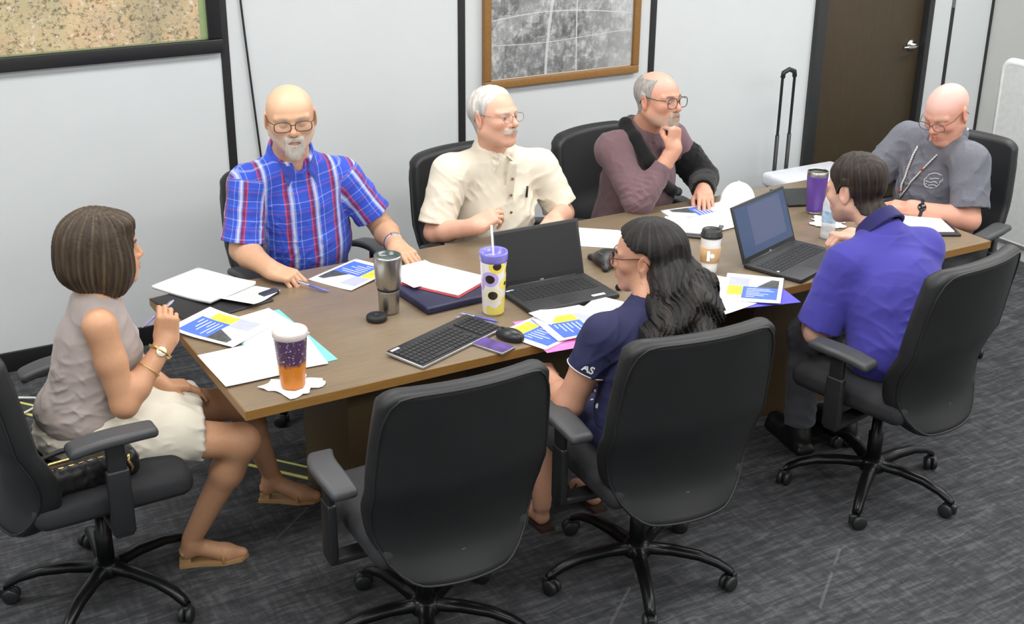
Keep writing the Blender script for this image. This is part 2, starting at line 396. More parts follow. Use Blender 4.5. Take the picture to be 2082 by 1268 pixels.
# ---------------------------------------------------------------- things on the walls
def aerial_colour():
    t = NT('colour_aerial_map'); v = t.coord('Object', (1, 1, 1.15)); vor = t.node('ShaderNodeTexVoronoi', feature='F1', distance='CHEBYCHEV'); vor.inputs['Scale'].default_value = 16; t.link(v, vor.inputs['Vector'])
    fields = t.ramp(vor.outputs['Color'], [(.1, srgb(196, 170, 130)), (.4, srgb(214, 190, 150)), (.6, srgb(186, 178, 136)), (.85, srgb(222, 186, 146))])
    big = t.ramp(t.noise(v, 2.2, 3), [(.38, srgb(206, 176, 150)), (.5, srgb(214, 190, 152)), (.62, srgb(178, 172, 140))])
    c = t.mix(.5, fields, big)
    sp = t.noise(v, 55, 5, .75, .3); c = t.mix(t.ramp(sp, [(.5, (0, 0, 0, 1)), (.62, (1, 1, 1, 1))]), c, srgb(118, 106, 84))
    sp2 = t.noise(v, 34, 5, .7, .2); c = t.mix(t.ramp(sp2, [(.58, (0, 0, 0, 1)), (.68, (1, 1, 1, 1))]), c, srgb(226, 218, 208))
    rv = t.noise(t.coord('Object', (1.0, 1, .35), (0, .5, 0)), 2.6, 4, .6); c = t.mix(t.ramp(rv, [(.56, (0, 0, 0, 1)), (.70, (.45, .45, .45, 1))]), c, srgb(112, 118, 104))
    t.set(Base_Color=c, Roughness=.35); return t.m
def aerial_grey():
    t = NT('grey_aerial_photo'); v = t.coord('Object', (1, 1, .85)); w = t.coord('Object')
    vor = t.node('ShaderNodeTexVoronoi', feature='F1', distance='CHEBYCHEV'); vor.inputs['Scale'].default_value = 11; vor.inputs['Randomness'].default_value = .75; t.link(v, vor.inputs['Vector'])
    f = t.node('ShaderNodeSeparateColor'); t.link(vor.outputs['Color'], f.inputs[0])
    c = t.ramp(f.outputs[0], [(.0, srgb(96, 99, 100)), (.3, srgb(118, 121, 122)), (.62, srgb(140, 142, 143)), (1, srgb(188, 190, 191))])
    n = t.noise(v, 24, 7, .72); c = t.mix(.5, c, t.ramp(n, [(.34, srgb(74, 77, 78)), (.5, srgb(136, 138, 139)), (.64, srgb(226, 227, 227))]))
    n2 = t.noise(v, 85, 5, .7); c = t.mix(t.ramp(n2, [(.60, (0, 0, 0, 1)), (.68, (.8, .8, .8, 1))]), c, srgb(228, 229, 229)); c = t.mix(t.ramp(n2, [(.30, (.8, .8, .8, 1)), (.38, (0, 0, 0, 1))]), c, srgb(64, 67, 68))
    s = t.node('ShaderNodeSeparateXYZ'); t.link(w, s.inputs[0]); x, z = s.outputs[0], s.outputs[2]
    def line(o, pos, amp, fr_, other, wd): return t.math('LESS_THAN', t.math('ABSOLUTE', t.math('SUBTRACT', o, t.math('ADD', pos, t.math('MULTIPLY', t.math('SINE', t.math('MULTIPLY', other, fr_)), amp)))), wd)
    for o, pos, amp, fr_, other, wd in ((x, 3.545, .035, 4.3, z, .008), (x, 3.70, .006, 3, z, .004), (z, 1.265, .012, 5, x, .0022), (z, 1.38, .03, 4, x, .003)):
        c = t.mix(t.math('MULTIPLY', line(o, pos, amp, fr_, other, wd), .75), c, srgb(210, 212, 212))
    fade = t.math('MULTIPLY', t.math('SMOOTH_MIN', t.math('MAXIMUM', t.math('SUBTRACT', x, 3.72), 0.0), .3, .1), 1.5); c = t.mix(fade, c, srgb(205, 207, 208))
    t.set(Base_Color=c, Roughness=.3); return t.m
def framed(name, x0, x1, z0, z1, fw, dep, Mf, Mp, label, mat_border, cat):
    E = empty(name, ((x0+x1)/2, YW, z0), 0, label, cat)
    b = MB(); y0, y1 = YW-.003-dep, YW-.003
    for nm, lo, hi in (('frame_rail', (x0, y0, z0), (x1, y1, z0+fw)), ('frame_rail', (x0, y0, z1-fw), (x1, y1, z1)), ('frame_stile', (x0, y0, z0+fw), (x0+fw, y1, z1-fw)), ('frame_stile', (x1-fw, y0, z0+fw), (x1, y1, z1-fw))):
        MB().box(lo, hi, bevel=.005).build(nm, Mf, E, True)
    mt = .006
    MB().box((x0+fw, y1-.012, z0+fw), (x1-fw, y1-.004, z1-fw)).build('mount', mat_border, E, True)
    MB().box((x0+fw+mt, y1-.014, z0+fw+mt), (x1-fw-mt, y1-.0121, z1-fw-mt)).build('map_print', Mp, E, True)
    return E
mp = framed('framed_map', -.75, 1.786, 1.357, 2.55, .062, .035, plain('black_frame', (30, 31, 33), .35), aerial_colour(), 'large colour aerial map in a black frame', plain('map_edge', (150, 165, 120), .5), 'framed map')
MB().box((1.690, YW-.018, 1.425), (1.7235, YW-.0172, 2.48)).build('green_margin', plain('map_green', (146, 164, 116), .5), mp, True)
framed('framed_photograph', 3.135, 4.098, 1.04, 2.35, .042, .03, woodmat('oak_frame', (128, 90, 48), (158, 116, 66), (8, 8, 8)), aerial_grey(), 'black and white aerial photograph in a brown wooden frame', plain('photo_edge', (200, 200, 198), .5), 'framed photo')
# cable hanging down the wall beside the strip
cb = MB(); pts = []
for i in range(26):
    q = i/25; px = [462, 472, 480, 497, 501][min(4, int(q*4))]; z = 2.6-q*2.0
    pts.append((1.872+.010*math.sin(q*3)+.10*max(0, q-.45)**1.2*1.6, YW-.012, z))
cb.tube(pts, .005, 6); tag(cb.build('wall_cable', plain('cable_black', (32, 32, 34), .5)), 'thin black cable hanging down the wall beside a strip', 'cable')
# white freestanding panel by the right wall
wp = empty('partition_panel', (6.0, 3.9, 0), 0, 'white standing panel with rounded top corner behind the person in grey polo', 'panel')
def rr(y0, y1, z0, z1, r):
    P = [(y0, z0), (y1, z0)]
    for a in range(0, 91, 15): P.append((y1-r+r*math.cos(math.radians(a)), z1-r+r*math.sin(math.radians(a))))
    for a in range(90, 181, 15): P.append((y0+r+r*math.cos(math.radians(a)), z1-r+r*math.sin(math.radians(a))))
    return P
Mp = frame((0, 1, 0), (0, 0, 1), (1, 0, 0), (5.97, 0, 0))
MB().prism(rr(2.9, 4.79, .09, 1.085, .05), 0, .045, 0, Mp).build('panel_board', plain('white_laminate', (214, 217, 216), .35), wp, True)
rim = [(5.992, y, z) for y, z in rr(2.9, 4.79, .09, 1.085, .05)]
MB().tube(rim, .026, 8, closed=True).build('rim', plain('white_plastic_rim', (236, 237, 236), .4), wp, True)
MB().box((5.962, 2.9, .075), (6.022, 4.79, .092)).build('seam', plain('grey_seam', (110, 112, 113), .5), wp, True)
MB().box((5.975, 2.9, 0), (6.01, 4.79, .075)).build('plinth', plain('plinth_white', (205, 207, 206), .5), wp, True)
# ================================================================ the table
M_top = woodmat('table_laminate', (117, 101, 81), (133, 117, 96), (.7, 6, 6), .30, k=9)
M_edge = woodmat('table_edge', (128, 92, 44), (148, 110, 58), (1, 10, 10), .4)
M_ped = woodmat('table_base_laminate', (74, 58, 34), (88, 70, 44), (8, 8, 1), .5)
TX0, TX1, TY0, TY1, TZ = 1.045, 4.30, 3.375, 4.43, .74
tb = empty('conference_table', ((TX0+TX1)/2, (TY0+TY1)/2, 0), 0, 'long brown laminate conference table covered in papers and cups', 'table')
MB().box((TX0+.003, TY0+.003, TZ-.030), (TX1-.003, TY1-.003, TZ), bevel=.0015).build('table_top', M_top, tb, True)
for lo, hi in (((TX0, TY0, TZ-.031), (TX1, TY0+.003, TZ-.0012)), ((TX0, TY1-.003, TZ-.031), (TX1, TY1, TZ-.0012)), ((TX0, TY0+.003, TZ-.031), (TX0+.003, TY1-.003, TZ-.0012)), ((TX1-.003, TY0+.003, TZ-.031), (TX1, TY1-.003, TZ-.0012))):
    MB().box(lo, hi).build('edge_band', M_edge, tb, True)
for x0 in (1.50, 3.30):
    MB().box((x0, 3.68, .0), (x0+.46, 4.12, TZ-.031), bevel=.004).build('pedestal', M_ped, tb, True)
MB().box((1.96, 3.885, .18), (3.30, 3.915, TZ-.031)).build('modesty_panel', M_ped, tb, True)

# ================================================================ office chairs
def leathermat():
    t = NT('black_leatherette'); v = t.coord('Object'); n = t.noise(v, 350, 4, .6); n2 = t.noise(v, 5, 3)
    t.set(Base_Color=t.ramp(n2, [(.3, srgb(26, 27, 29)), (.7, srgb(32, 33, 35))]), Roughness=.5); t.bump(n, .15, .001); return t.m
M_leath = leathermat()
M_fab = plain('black_seat_fabric', (42, 43, 46), .85, var=.12, scale=200, bump=.3)
M_plas = plain('black_plastic', (34, 35, 37), .42, var=.08); M_pad = plain('arm_pad_urethane', (62, 63, 66), .5, var=.05); M_steel = plain('dark_base_metal', (30, 31, 33), .3, .55)
def back_mesh():
    nu, nv = 26, 30; z0, z1 = .375, 1.035; vs, fs = [], []
    def surf(u, v):
        # half width along the height
        w = np.interp(v, [0, .08, .2, .38, .6, .85, 1], [.185, .226, .258, .279, .278, .268, .258])
        uu = u; au = abs(u)
        zt = z1-(.055*(1-math.sqrt(max(0, 1-((au-.74)/.26)**2))) if au > .74 else 0)-.006*(au**2)
        zb = z0+(.05*(1-math.sqrt(max(0, 1-((au-.6)/.4)**2))) if au > .6 else 0)
        z = zb+(zt-zb)*v; x = w*uu
        y = -.27+.035*math.sin(min(1, v/.5)*math.pi)*(1 if v < .5 else 0)-.10*max(0, v-.25)**1.3+.055*u*u-.02*max(0, .15-v)/.15
        return x, y, z
    def th(u, v):
        e = min(1-abs(u), 1)*.25; f = min(v, 1-v)*.65; d = min(e, f)
        return .034*min(1, (d/.013))**.5 if d > 0 else 0
    for side in (1, -1):
        base = len(vs)
        for j in range(nv+1):
            for i in range(nu+1):
                u = -1+2*i/nu; u = math.copysign(1-(1-abs(u))**1.5, u) if abs(u) > 0 else 0; v = j/nv; v = .5-.5*math.cos(math.pi*v)
                x, y, z = surf(u, v); vs.append((x, y+side*(th(u, v)), z))
        for j in range(nv):
            for i in range(nu):
                a = base+j*(nu+1)+i; q = (a, a+1, a+nu+2, a+nu+1); fs.append(q[::-1] if side > 0 else q)
    me = bpy.data.meshes.new('backrest'); me.from_pydata(vs, [], fs); bm = bmesh.new(); bm.from_mesh(me)
    bmesh.ops.remove_doubles(bm, verts=bm.verts[:], dist=.0004); bm.to_mesh(me); bm.free()
    # piping line on the rear shell
    pts = []
    for k in range(80):
        a = 2*math.pi*k/80; c, s = math.cos(a), math.sin(a); q = .93/max(abs(c)**1, abs(s)**1, 1e-6) if 0 else None
        p = 9.0; rr_ = 1/((abs(c)**p+abs(s)**p)**(1/p)); u = .955*c*rr_; v = .5+.482*s*rr_; p = 5
        x, y, z = surf(u, v); pts.append((x, y-th(u, v)-.0005, z))
    return me, pts
def make_chair():
    R = empty('office_chair')
    me, pts = back_mesh(); link_mesh('backrest', me, M_leath, R, True)
    MB().tube(pts, .0042, 6, closed=True).build('piping', M_leath, R.children[0])
    f = Field(); f.rbox((0, .005, .468), (.25, .245, .048), .042); f.ell((0, 0, .505), (.22, .22, .02), .03)
    sdf_mesh('seat', [(f, None, None, .011)], M_fab, R)
    MB().box((-.2, -.19, .405), (.2, .2, .425), bevel=.008).build('seat_pan', M_plas, R)
    m = MB(); m.box((-.07, -.10, .345), (.07, .10, .405), bevel=.012); m.tube([(.05, .02, .37), (.2, .03, .385), (.29, .03, .39)], .006, 6); m.build('tilt_mechanism', M_plas, R)
    MB().tube([(0, -.08, .375), (0, -.20, .372), (0, -.265, .40), (0, -.262, .47)], [.028, .026, .022, .018], 10).build('back_support', M_plas, R)
    MB().lathe([(.001, .09), (.028, .09), (.028, .24), (.021, .245), (.021, .35), (.001, .35)], 20).build('gas_column', M_steel, R)
    MB().lathe([(.001, .085), (.05, .085), (.055, .10), (.045, .125), (.032, .135), (.001, .135)], 20).build('base_hub', M_steel, R)
    for k in range(5):
        a = math.radians(90+72*k+14); c, s = math.cos(a), math.sin(a)
        vs, fs = [], []; P = [(.03, .112, .028, .015), (.12, .118, .025, .014), (.21, .112, .022, .013), (.275, .094, .02, .012), (.315, .072, .018, .012), (.33, .062, .012, .010)]
        for r, z, w, h in P:
            for (dw, dh) in ((-1, -.8), (-.7, .7), (0, 1), (.7, .7), (1, -.8), (0, -1)): vs.append((c*r-s*dw*w, s*r+c*dw*w, z+dh*h))
        for i in range(len(P)-1):
            for j in range(6): fs.append((i*6+j, i*6+(j+1) % 6, i*6+6+(j+1) % 6, i*6+6+j))
        fs += [tuple(range(6)), tuple(range(len(vs)-1, len(vs)-7, -1))]
        leg = MB().add(vs, fs, 0, True).build('base_leg', M_steel, R)
        m = MB(); x, y = c*.322, s*.322; b = a+1.1+k; ox, oy = math.cos(b), math.sin(b)
        for sd in (-1, 1):
            Mx = Matrix.Translation((x-oy*sd*.013+ox*.012, y+ox*sd*.013+oy*.012, .0275)) @ Matrix.Rotation(b, 4, 'Z') @ Matrix.Rotation(math.radians(90), 4, 'X')
            m.lathe([(.001, -.010), (.022, -.010), (.0272, -.006), (.0272, .006), (.022, .010), (.001, .010)], 16, M=Mx)
        m.box((-.024, -.009, .02), (.02, .009, .056), M=Matrix.Translation((x, y, 0)) @ Matrix.Rotation(b, 4, 'Z'), bevel=.004)
        m.build('caster', M_plas, leg)
    for sd in (-1, 1):
        f = Field()
        P = [(sd*.305, -.12, .655), (sd*.31, -.03, .668), (sd*.305, .06, .667), (sd*.29, .125, .655)]
        for i in range(3):
            d = unit(np.array(P[i+1])-P[i]); n = unit(np.cross(d, (sd*1., 0, 0)))
        R3 = np.eye(3); f.rbox((sd*.305, 0, .662), (.044, .135, .016), .0145, 0)
        f.warp(lambda D, X, Y, Z: D+.0*X)
        o = sdf_mesh('arm_pad', [(f, None, None, .006)], M_pad, R)
        me = o.data; co = np.zeros(len(me.vertices)*3, np.float32); me.vertices.foreach_get('co', co); co = co.reshape(-1, 3)
        y = co[:, 1]; co[:, 0] += -sd*2.0*y*y*np.where(y > 0, 1, .3); co[:, 2] -= 1.1*y*y; co[:, 0] = sd*.305+(co[:, 0]-sd*.305)*(1-.9*np.maximum(y-.03, 0)-1.2*np.maximum(-y-.05, 0)); me.vertices.foreach_set('co', co.ravel()); me.update()
        m = MB(); m.box((sd*.303-.014, -.035, .36), (sd*.303+.014, .035, .56), bevel=.008).box((sd*.303-.011, -.028, .5), (sd*.303+.011, .028, .648), bevel=.006)
        m.box((min(sd*.10, sd*.315), -.03, .352), (max(sd*.10, sd*.315), .03, .378), bevel=.008)
        m.build('arm_post', M_plas, R)
    return R
CH = [  # x, y, facing angle (rotation about z, 0 = facing +Y), label
    (1.475, 3.045, math.radians(-2), 'empty black office chair at the near left of the table'),
    (2.245, 2.985, math.radians(-5), 'black office chair holding the person with long black hair'),
    (3.37, 3.02, math.radians(10), 'black office chair holding the person in the royal blue polo'),
    (.655, 3.745, math.radians(-88), 'black office chair holding the person in the sleeveless top'),
    (1.83, 4.80, math.radians(188), 'black office chair holding the person in the plaid shirt'),
    (2.655, 4.68, math.radians(189), 'black office chair holding the person in the cream shirt'),
    (3.405, 4.69, math.radians(194), 'black office chair holding the person with the arm sling'),
    (4.60, 3.965, math.radians(111), 'black office chair holding the person in the grey polo')]
proto = make_chair()
CHAIRS = []
for i, (x, y, a, lab) in enumerate(CH):
    o = proto if i == 0 else copy_tree(proto)
    o.location = (x, y, 0); o.rotation_euler = (0, 0, a); tag(o, lab, 'chair', 'office chairs around the table'); CHAIRS.append(o)
    if i > 3: o.scale = (1, 1, .95)                       # seats set a notch lower

for ch_ in list(CHAIRS[3].children):                      # this chair's arms are set higher
    if ch_.name.startswith('arm_pad'): ch_.location.z += .06
    if ch_.name.startswith('arm_post'): ch_.scale.z = 1.095
for ch_ in list(CHAIRS[2].children):                      # castor base swivelled as it stands
    if ch_.name.startswith('base_leg'): ch_.rotation_euler.z = math.radians(30)
# ================================================================ people
lin = lambda *c: np.array(srgb(*c)[:3])
def mixc(a, b, t): t = np.clip(t, 0, 1)[:, None]; return a*(1-t)+np.asarray(b)*t
def blob(q, c, r): return np.clip(1-np.sqrt((((q-np.array(c))/np.array(r))**2).sum(1)), 0, 1)
def sstep(x, a, b): t = np.clip((x-a)/(b-a), 0, 1); return t*t*(3-2*t)
M_skin = attr_mat('skin', .46, .12, 500, 0, spec=.4, var=.06)
M_hair = attr_mat('hair', .5, .6, 130, spec=.3, stretch=(2.6, 2.6, .35), var=.45)
M_beard = attr_mat('beard_hair', .7, .6, 400, spec=.2, stretch=(1, 1, .5), var=.3)
M_eye = attr_mat('eye', .15, 0, 50, var=.02)
M_lens = NT('spectacle_lens'); M_lens.set(Base_Color=(.95, .97, 1, 1), Roughness=.05, Alpha=.07); M_lens = M_lens.m
def folds_fn(amp, wl, seed, c=None, rad=None, dirs=None):
    """cloth wrinkles: ridged waves, optionally strongest round a point"""
    rg = np.random.RandomState(seed); K = []
    for i in range(4):
        d = unit(dirs[i % len(dirs)]+rg.normal(0, .25, 3)) if dirs is not None else unit(rg.normal(0, 1, 3))
        e = unit(np.cross(d, rg.normal(0, 1, 3))); K.append((d*2*math.pi/(wl*rg.uniform(.7, 1.5)), e*2*math.pi/(wl*2.5), rg.uniform(0, 6), rg.uniform(0, 6)))
    def fn(D, X, Y, Z):
        m = np.nonzero(np.abs(D) < .03)
        x, y, z = X.ravel()[m[0]], Y.ravel()[m[1]], Z.ravel()[m[2]]; s = 0
        for d, e, p, p2 in K:
            w = 1.3*np.sin(x*e[0]+y*e[1]+z*e[2]+p2); a = np.sin(x*d[0]+y*d[1]+z*d[2]+p+w); s = s+(1-np.abs(a))**2*np.clip(np.sin(2.1*w+p+p2), 0, 1)
        if c is not None: s = s*np.exp(-((x-c[0])**2+(y-c[1])**2+(z-c[2])**2)/rad**2)
        D[m] -= (amp*(s-.3)).astype(np.float32); return D
    return fn
class Head:
    def __init__(s, C, yaw, pitch=0, roll=0, sc=1.0, wide=1.0, jaw=1.0, nose=1.0, fem=False, neck=None, nr=(.056, .062), shut=0.0):
        a, p, r = math.radians(yaw), math.radians(pitch), math.radians(roll)
        f = np.array([math.cos(a)*math.cos(p), math.sin(a)*math.cos(p), -math.sin(p)]); l = np.array([-math.sin(a), math.cos(a), 0]); u = np.cross(f, l)
        l, u = math.cos(r)*l+math.sin(r)*u, -math.sin(r)*l+math.cos(r)*u
        s.C = np.asarray(C, float); s.R = np.stack([f, l, u], 1); s.sc = sc; s.wide = wide; s.fem = fem
        s.F = F = Field(); W_ = s.w; e = s.ell; c = s.cone
        e((-.012, 0, .028), (.099, .077*wide, .082)); e((.028, 0, -.028), (.064, .062*wide*jaw, .088), .035)
        for q in (1, -1):
            c((-.002, q*.050*wide*jaw, -.055), (.064, q*.016, -.096), .021*jaw, .017, .03)
            e((.060, q*.042*wide, -.024), (.022, .020, .018), .022)
            c((.086, q*.012, .018), (.070, q*.050*wide, .017), .0085 if fem else .0105, .008, .014)
        e((.076, 0, -.098), (.019, .022*jaw, .017), .02); e((.080, 0, -.060), (.021, .030, .026), .018)
        for q in (1, -1):
            e((.100, q*.0315, -.002), (.019, .019, .0125), .012, 's'); e((.0745+.0015*shut, q*.0315, .0035-.004*shut), (.0148, .0155, .0122+.002*shut), .004); e((.0735, q*.0315, -.0085), (.0135, .0145, .0070), .004)
        c((.084, 0, .010), (.108*nose, 0, -.027), .0075, .0105 if fem else .012, .012); e((.106*nose, 0, -.031), (.012, .011, .010), .006)
        for q in (1, -1): e((.095, q*.0125, -.034), (.012, .0085, .0085), .006); e((.100, q*.006, -.0425), (.004, .0035, .003), .002, 's')
        for q in (1, -1):
            c((.0985, 0, -.0600), (.084, q*.024, -.0655), .0052, .0028, .004); c((.0975, 0, -.0720), (.085, q*.020, -.0675), .0060, .003, .004)
            c((.104, 0, -.0660), (.088, q*.023, -.0665), .0018, .0015, .002, 's')
        for q in (1, -1):
            R = s.R @ np.array(Matrix.Rotation(math.radians(-12), 3, 'Y')) @ np.array(Matrix.Rotation(math.radians(q*18), 3, 'Z'))
            F.ell(W_((-.010, q*.080*wide, -.006)), np.array((.020, .0075, .033))*sc, .006, 'u', R)
            F.ell(W_((-.005, q*.0885*wide, -.003)), np.array((.011, .005, .020))*sc, .004, 's', R)
            F.ell(W_((-.006, q*.079*wide, -.031)), np.array((.010, .006, .012))*sc, .006, 'u', R)
        s.neck = neck
        if neck is not None: F.cone(W_((-.022, 0, -.055)), neck, nr[0], nr[1], .03)
        s.hops = list(F.ops)
    def w(s, p): return s.C+s.R @ (np.asarray(p, float)*s.sc)
    def ell(s, c, r, k=0.0, mode='u', F=None): (F or s.F).ell(s.w(c), np.asarray(r)*s.sc, k*s.sc, mode, s.R)
    def cone(s, a, b, ra, rb, k=0.0, mode='u', F=None): (F or s.F).cone(s.w(a), s.w(b), ra*s.sc, rb*s.sc, k*s.sc, mode)
    def loc(s, P): return ((np.asarray(P)-s.C) @ s.R)/s.sc
    def box(s, m=.15): return s.C-m, s.C+m
    def colour(s, skin, red=.35, brow=None, lip=None, stub=None, stubz=-.035, scalp=None):
        skin = np.asarray(skin)
        def fn(P):
            q = s.loc(P); c = np.repeat(skin[None, :], len(P), 0); R = skin*np.array((1.02, .70, .64))
            for ctr, r, a in (((.10, 0, -.03), (.03, .03, .03), .9), ((.07, .045, -.025), (.04, .03, .03), .9), ((.07, -.045, -.025), (.04, .03, .03), .9), ((-.005, .085, 0), (.035, .03, .045), .8), ((-.005, -.085, 0), (.035, .03, .045), .8), ((.03, 0, .12), (.10, .09, .05), .5)):
                c = mixc(c, R, red*a*1.6*blob(q, ctr, r))
            lc = lip if lip is not None else skin*np.array((.92, .68, .64))
            c = mixc(c, lc, 2.2*np.maximum(blob(q, (.096, 0, -.0605), (.016, .027, .008)), blob(q, (.096, 0, -.0715), (.016, .024, .0085))))
            for y in (1, -1): c = mixc(c, skin*.62, 1.2*blob(q, (.088, y*.0315, .006), (.02, .02, .006))); c = mixc(c, skin*.7, 1.0*blob(q, (.088, y*.0315, -.010), (.02, .018, .006)))
            if brow is not None:
                for y in (1, -1): c = mixc(c, brow, 2.5*blob(q, (.088, y*.030, .0205), (.02, .026, .0065)))
            if stub is not None:
                m = sstep(-q[:, 2], -stubz, -stubz+.02)*sstep(q[:, 0], -.01, .02)*(q[:, 2] > -.116)*(q[:, 0] < .108)*(1-3*np.clip(blob(q, (.10, 0, -.066), (.03, .03, .022)), 0, .33)); c = mixc(c, stub, .45*m)
            if scalp is not None: c = scalp(q, c)
            return c
        return fn
    def hair(s, name, region, th, col, parent, mat=None, lo=None, hi=None, res=.003, noise=.0025, base=None, seed=3):
        F = Field(); F.ops = list(base.ops if base else s.hops)
        rg = np.random.RandomState(seed); K = [(rg.normal(0, 1, 3)*np.array((120, 120, 30)), rg.uniform(0, 6)) for _ in range(5)]
        def fn(D, X, Y, Z):
            p = [X-s.C[0], Y-s.C[1], Z-s.C[2]]
            q = [(p[0]*s.R[0, i]+p[1]*s.R[1, i]+p[2]*s.R[2, i])/s.sc for i in range(3)]
            n = sum(np.sin(k[0]*q[0]+k[1]*q[1]+k[2]*q[2]+ph) for k, ph in K)/5
            return np.maximum(D-(th(*q) if callable(th) else th)*s.sc-noise*n, region(*q)*s.sc+noise*.8*n)
        F.warp(fn); a, b = s.box(.15); 
        return sdf_mesh(name, [(F, a if lo is None else lo, b if hi is None else hi, res)], mat or M_hair, parent, col)
    def eyes(s, parent, iris=(70, 90, 110), down=.0):
        ic = lin(*iris)
        for q in (1, -1):
            F = Field(); c = s.w((.0770, q*.0315, -.0022)); F.ell(c, np.full(3, .0122)*s.sc, R=s.R)
            def col(P):
                d = (P-c) @ s.R/(.0125*s.sc); r = np.sqrt(d[:, 1]**2+(d[:, 2]+down)**2); a = np.repeat(lin(176, 168, 160)[None], len(P), 0)
                a[(r < .58) & (d[:, 0] > 0)] = ic; a[(r < .30) & (d[:, 0] > 0)] = (.01, .01, .01); return a
            sdf_mesh('eye', [(F, None, None, .0022)], M_eye, parent, col)
    def glasses(s, parent, mat, hw=.026, hh=.019, r=.0016, cx=.034, cz=-.003, x=.108, temple=True, sq=3.0):
        G = MB(); T = lambda p: tuple(s.w(p)); L = []
        for q in (1, -1):
            pts = []
            for k in range(28):
                a = 2*math.pi*k/28; c, n = math.cos(a), math.sin(a); m = 1/((abs(c)**sq+abs(n)**sq)**(1/sq)); y = q*cx+c*m*hw; pts.append((x-.10*max(0, abs(y)-.02)**1.2*1.6, y*s.wide, cz+n*m*hh))
            G.tube([T(p) for p in pts], r*s.sc, 6, closed=True); L.append(pts)
            if temple: G.tube([T((x-.014, q*(cx+hw)*s.wide, cz+hh*.55)), T((.06, q*.076*s.wide, cz+hh*.5+.002)), T((.005, q*.0815*s.wide, .014)), T((-.018, q*.0835*s.wide, .005)), T((-.03, q*.083*s.wide, -.014))], r*.9*s.sc, 6)
        G.tube([T((x-.001, -(cx-hw)*s.wide, cz+hh*.3)), T((x+.004, 0, cz+hh*.45)), T((x-.001, (cx-hw)*s.wide, cz+hh*.3))], r*s.sc, 6)
        g = G.build('glasses', mat, parent, True)
        for pts in L:
            b = MB(); c = np.mean(pts, 0); vs = [T(c)]+[T(p) for p in pts]; b.add(vs, [(0, 1+i, 1+(i+1) % 28) for i in range(28)], 0, True); l = b.build('lens', M_lens, g, True)
        return g
def hand(F, wr, fdir, back, side, curl=(.3, .3, .3, .3), thumb=.4, sc=1.0, spread=.06, tcurl=.3):
    """five-fingered hand; returns fingertip positions. side +1 right, -1 left"""
    f = unit(fdir); n = np.asarray(back, float); n = unit(n-f*(n@f)); t = np.cross(n, f)*side; wr = np.asarray(wr, float)
    R = np.stack([f, t, n], 1); w = lambda a, b, c: wr+sc*(f*a+t*b+n*c)
    F.rbox(w(.050, 0, 0), np.array((.046, .038, .0135))*sc, .0125*sc, .018, 'u', R)
    F.ell(w(.030, .024, -.007), np.array((.032, .017, .014))*sc, .012, 'u', R); F.ell(w(.035, -.024, -.006), np.array((.036, .014, .013))*sc, .012, 'u', R)
    tips = []
    for i, (o, L, r) in enumerate(((.0285, (.043, .026, .021), .0088), (.0095, (.047, .029, .022), .0090), (-.0095, (.043, .027, .021), .0085), (-.0275, (.034, .020, .019), .0077))):
        p = w(.090-.004*abs(i-1)-(.006 if i == 3 else 0), o, .001); a = 0; sd = spread*(1.4-i); pts = [p-f*.02*sc, p]
        for j, l in enumerate(L):
            a += curl[i]*(1.15, 1.25, .75)[j]
            d = math.cos(a)*(f*math.cos(sd)+t*math.sin(sd))-math.sin(a)*n; p = p+d*l*sc; pts.append(p)
        rs = np.array((r*1.02, r*1.05, r, r*.93, r*.78))*sc
        for j in range(4): F.cone(pts[j], pts[j+1], rs[j], rs[j+1], .003 if j else .008)
        tips.append(pts[-1])
    p = w(.022, .026, -.006); pts = [p]; a = 0
    d0 = unit(f*(.78-.1*thumb)+t*(.78-.9*thumb)-n*(.15+.55*thumb)); d1 = unit(f*.9+t*(.25-.75*thumb)-n*(.15+.35*tcurl)); d2 = unit(f*.8+t*(.05-.9*thumb)-n*(.1+.6*tcurl))
    for d, l in ((d0, .044), (d1, .033), (d2, .027)): p = p+d*l*sc; pts.append(p)
    for j in range(3): F.cone(pts[j], pts[j+1], (.0150, .0108, .0100, .0082)[j]*sc, (.0108, .0100, .0082)[j]*sc, .010 if j == 0 else .004)
    tips.append(pts[-1]); return tips
def arm_ops(F, S, E, Wr, up=(.052, .041), fo=(.042, .046, .028), k=.02):
    S, E, Wr = map(np.asarray, (S, E, Wr)); m = E+(Wr-E)*.28
    F.cone(S, S+(E-S)*.45, up[0], up[0]*.97, .03); F.cone(S+(E-S)*.45, E, up[0]*.97, up[1], k); F.cone(E, m, fo[0], fo[1], k); F.cone(m, Wr, fo[1], fo[2], k)
    d = unit(Wr-E); F.cone(Wr-d*.02, Wr+d*.012, fo[2], fo[2]*.98, k)
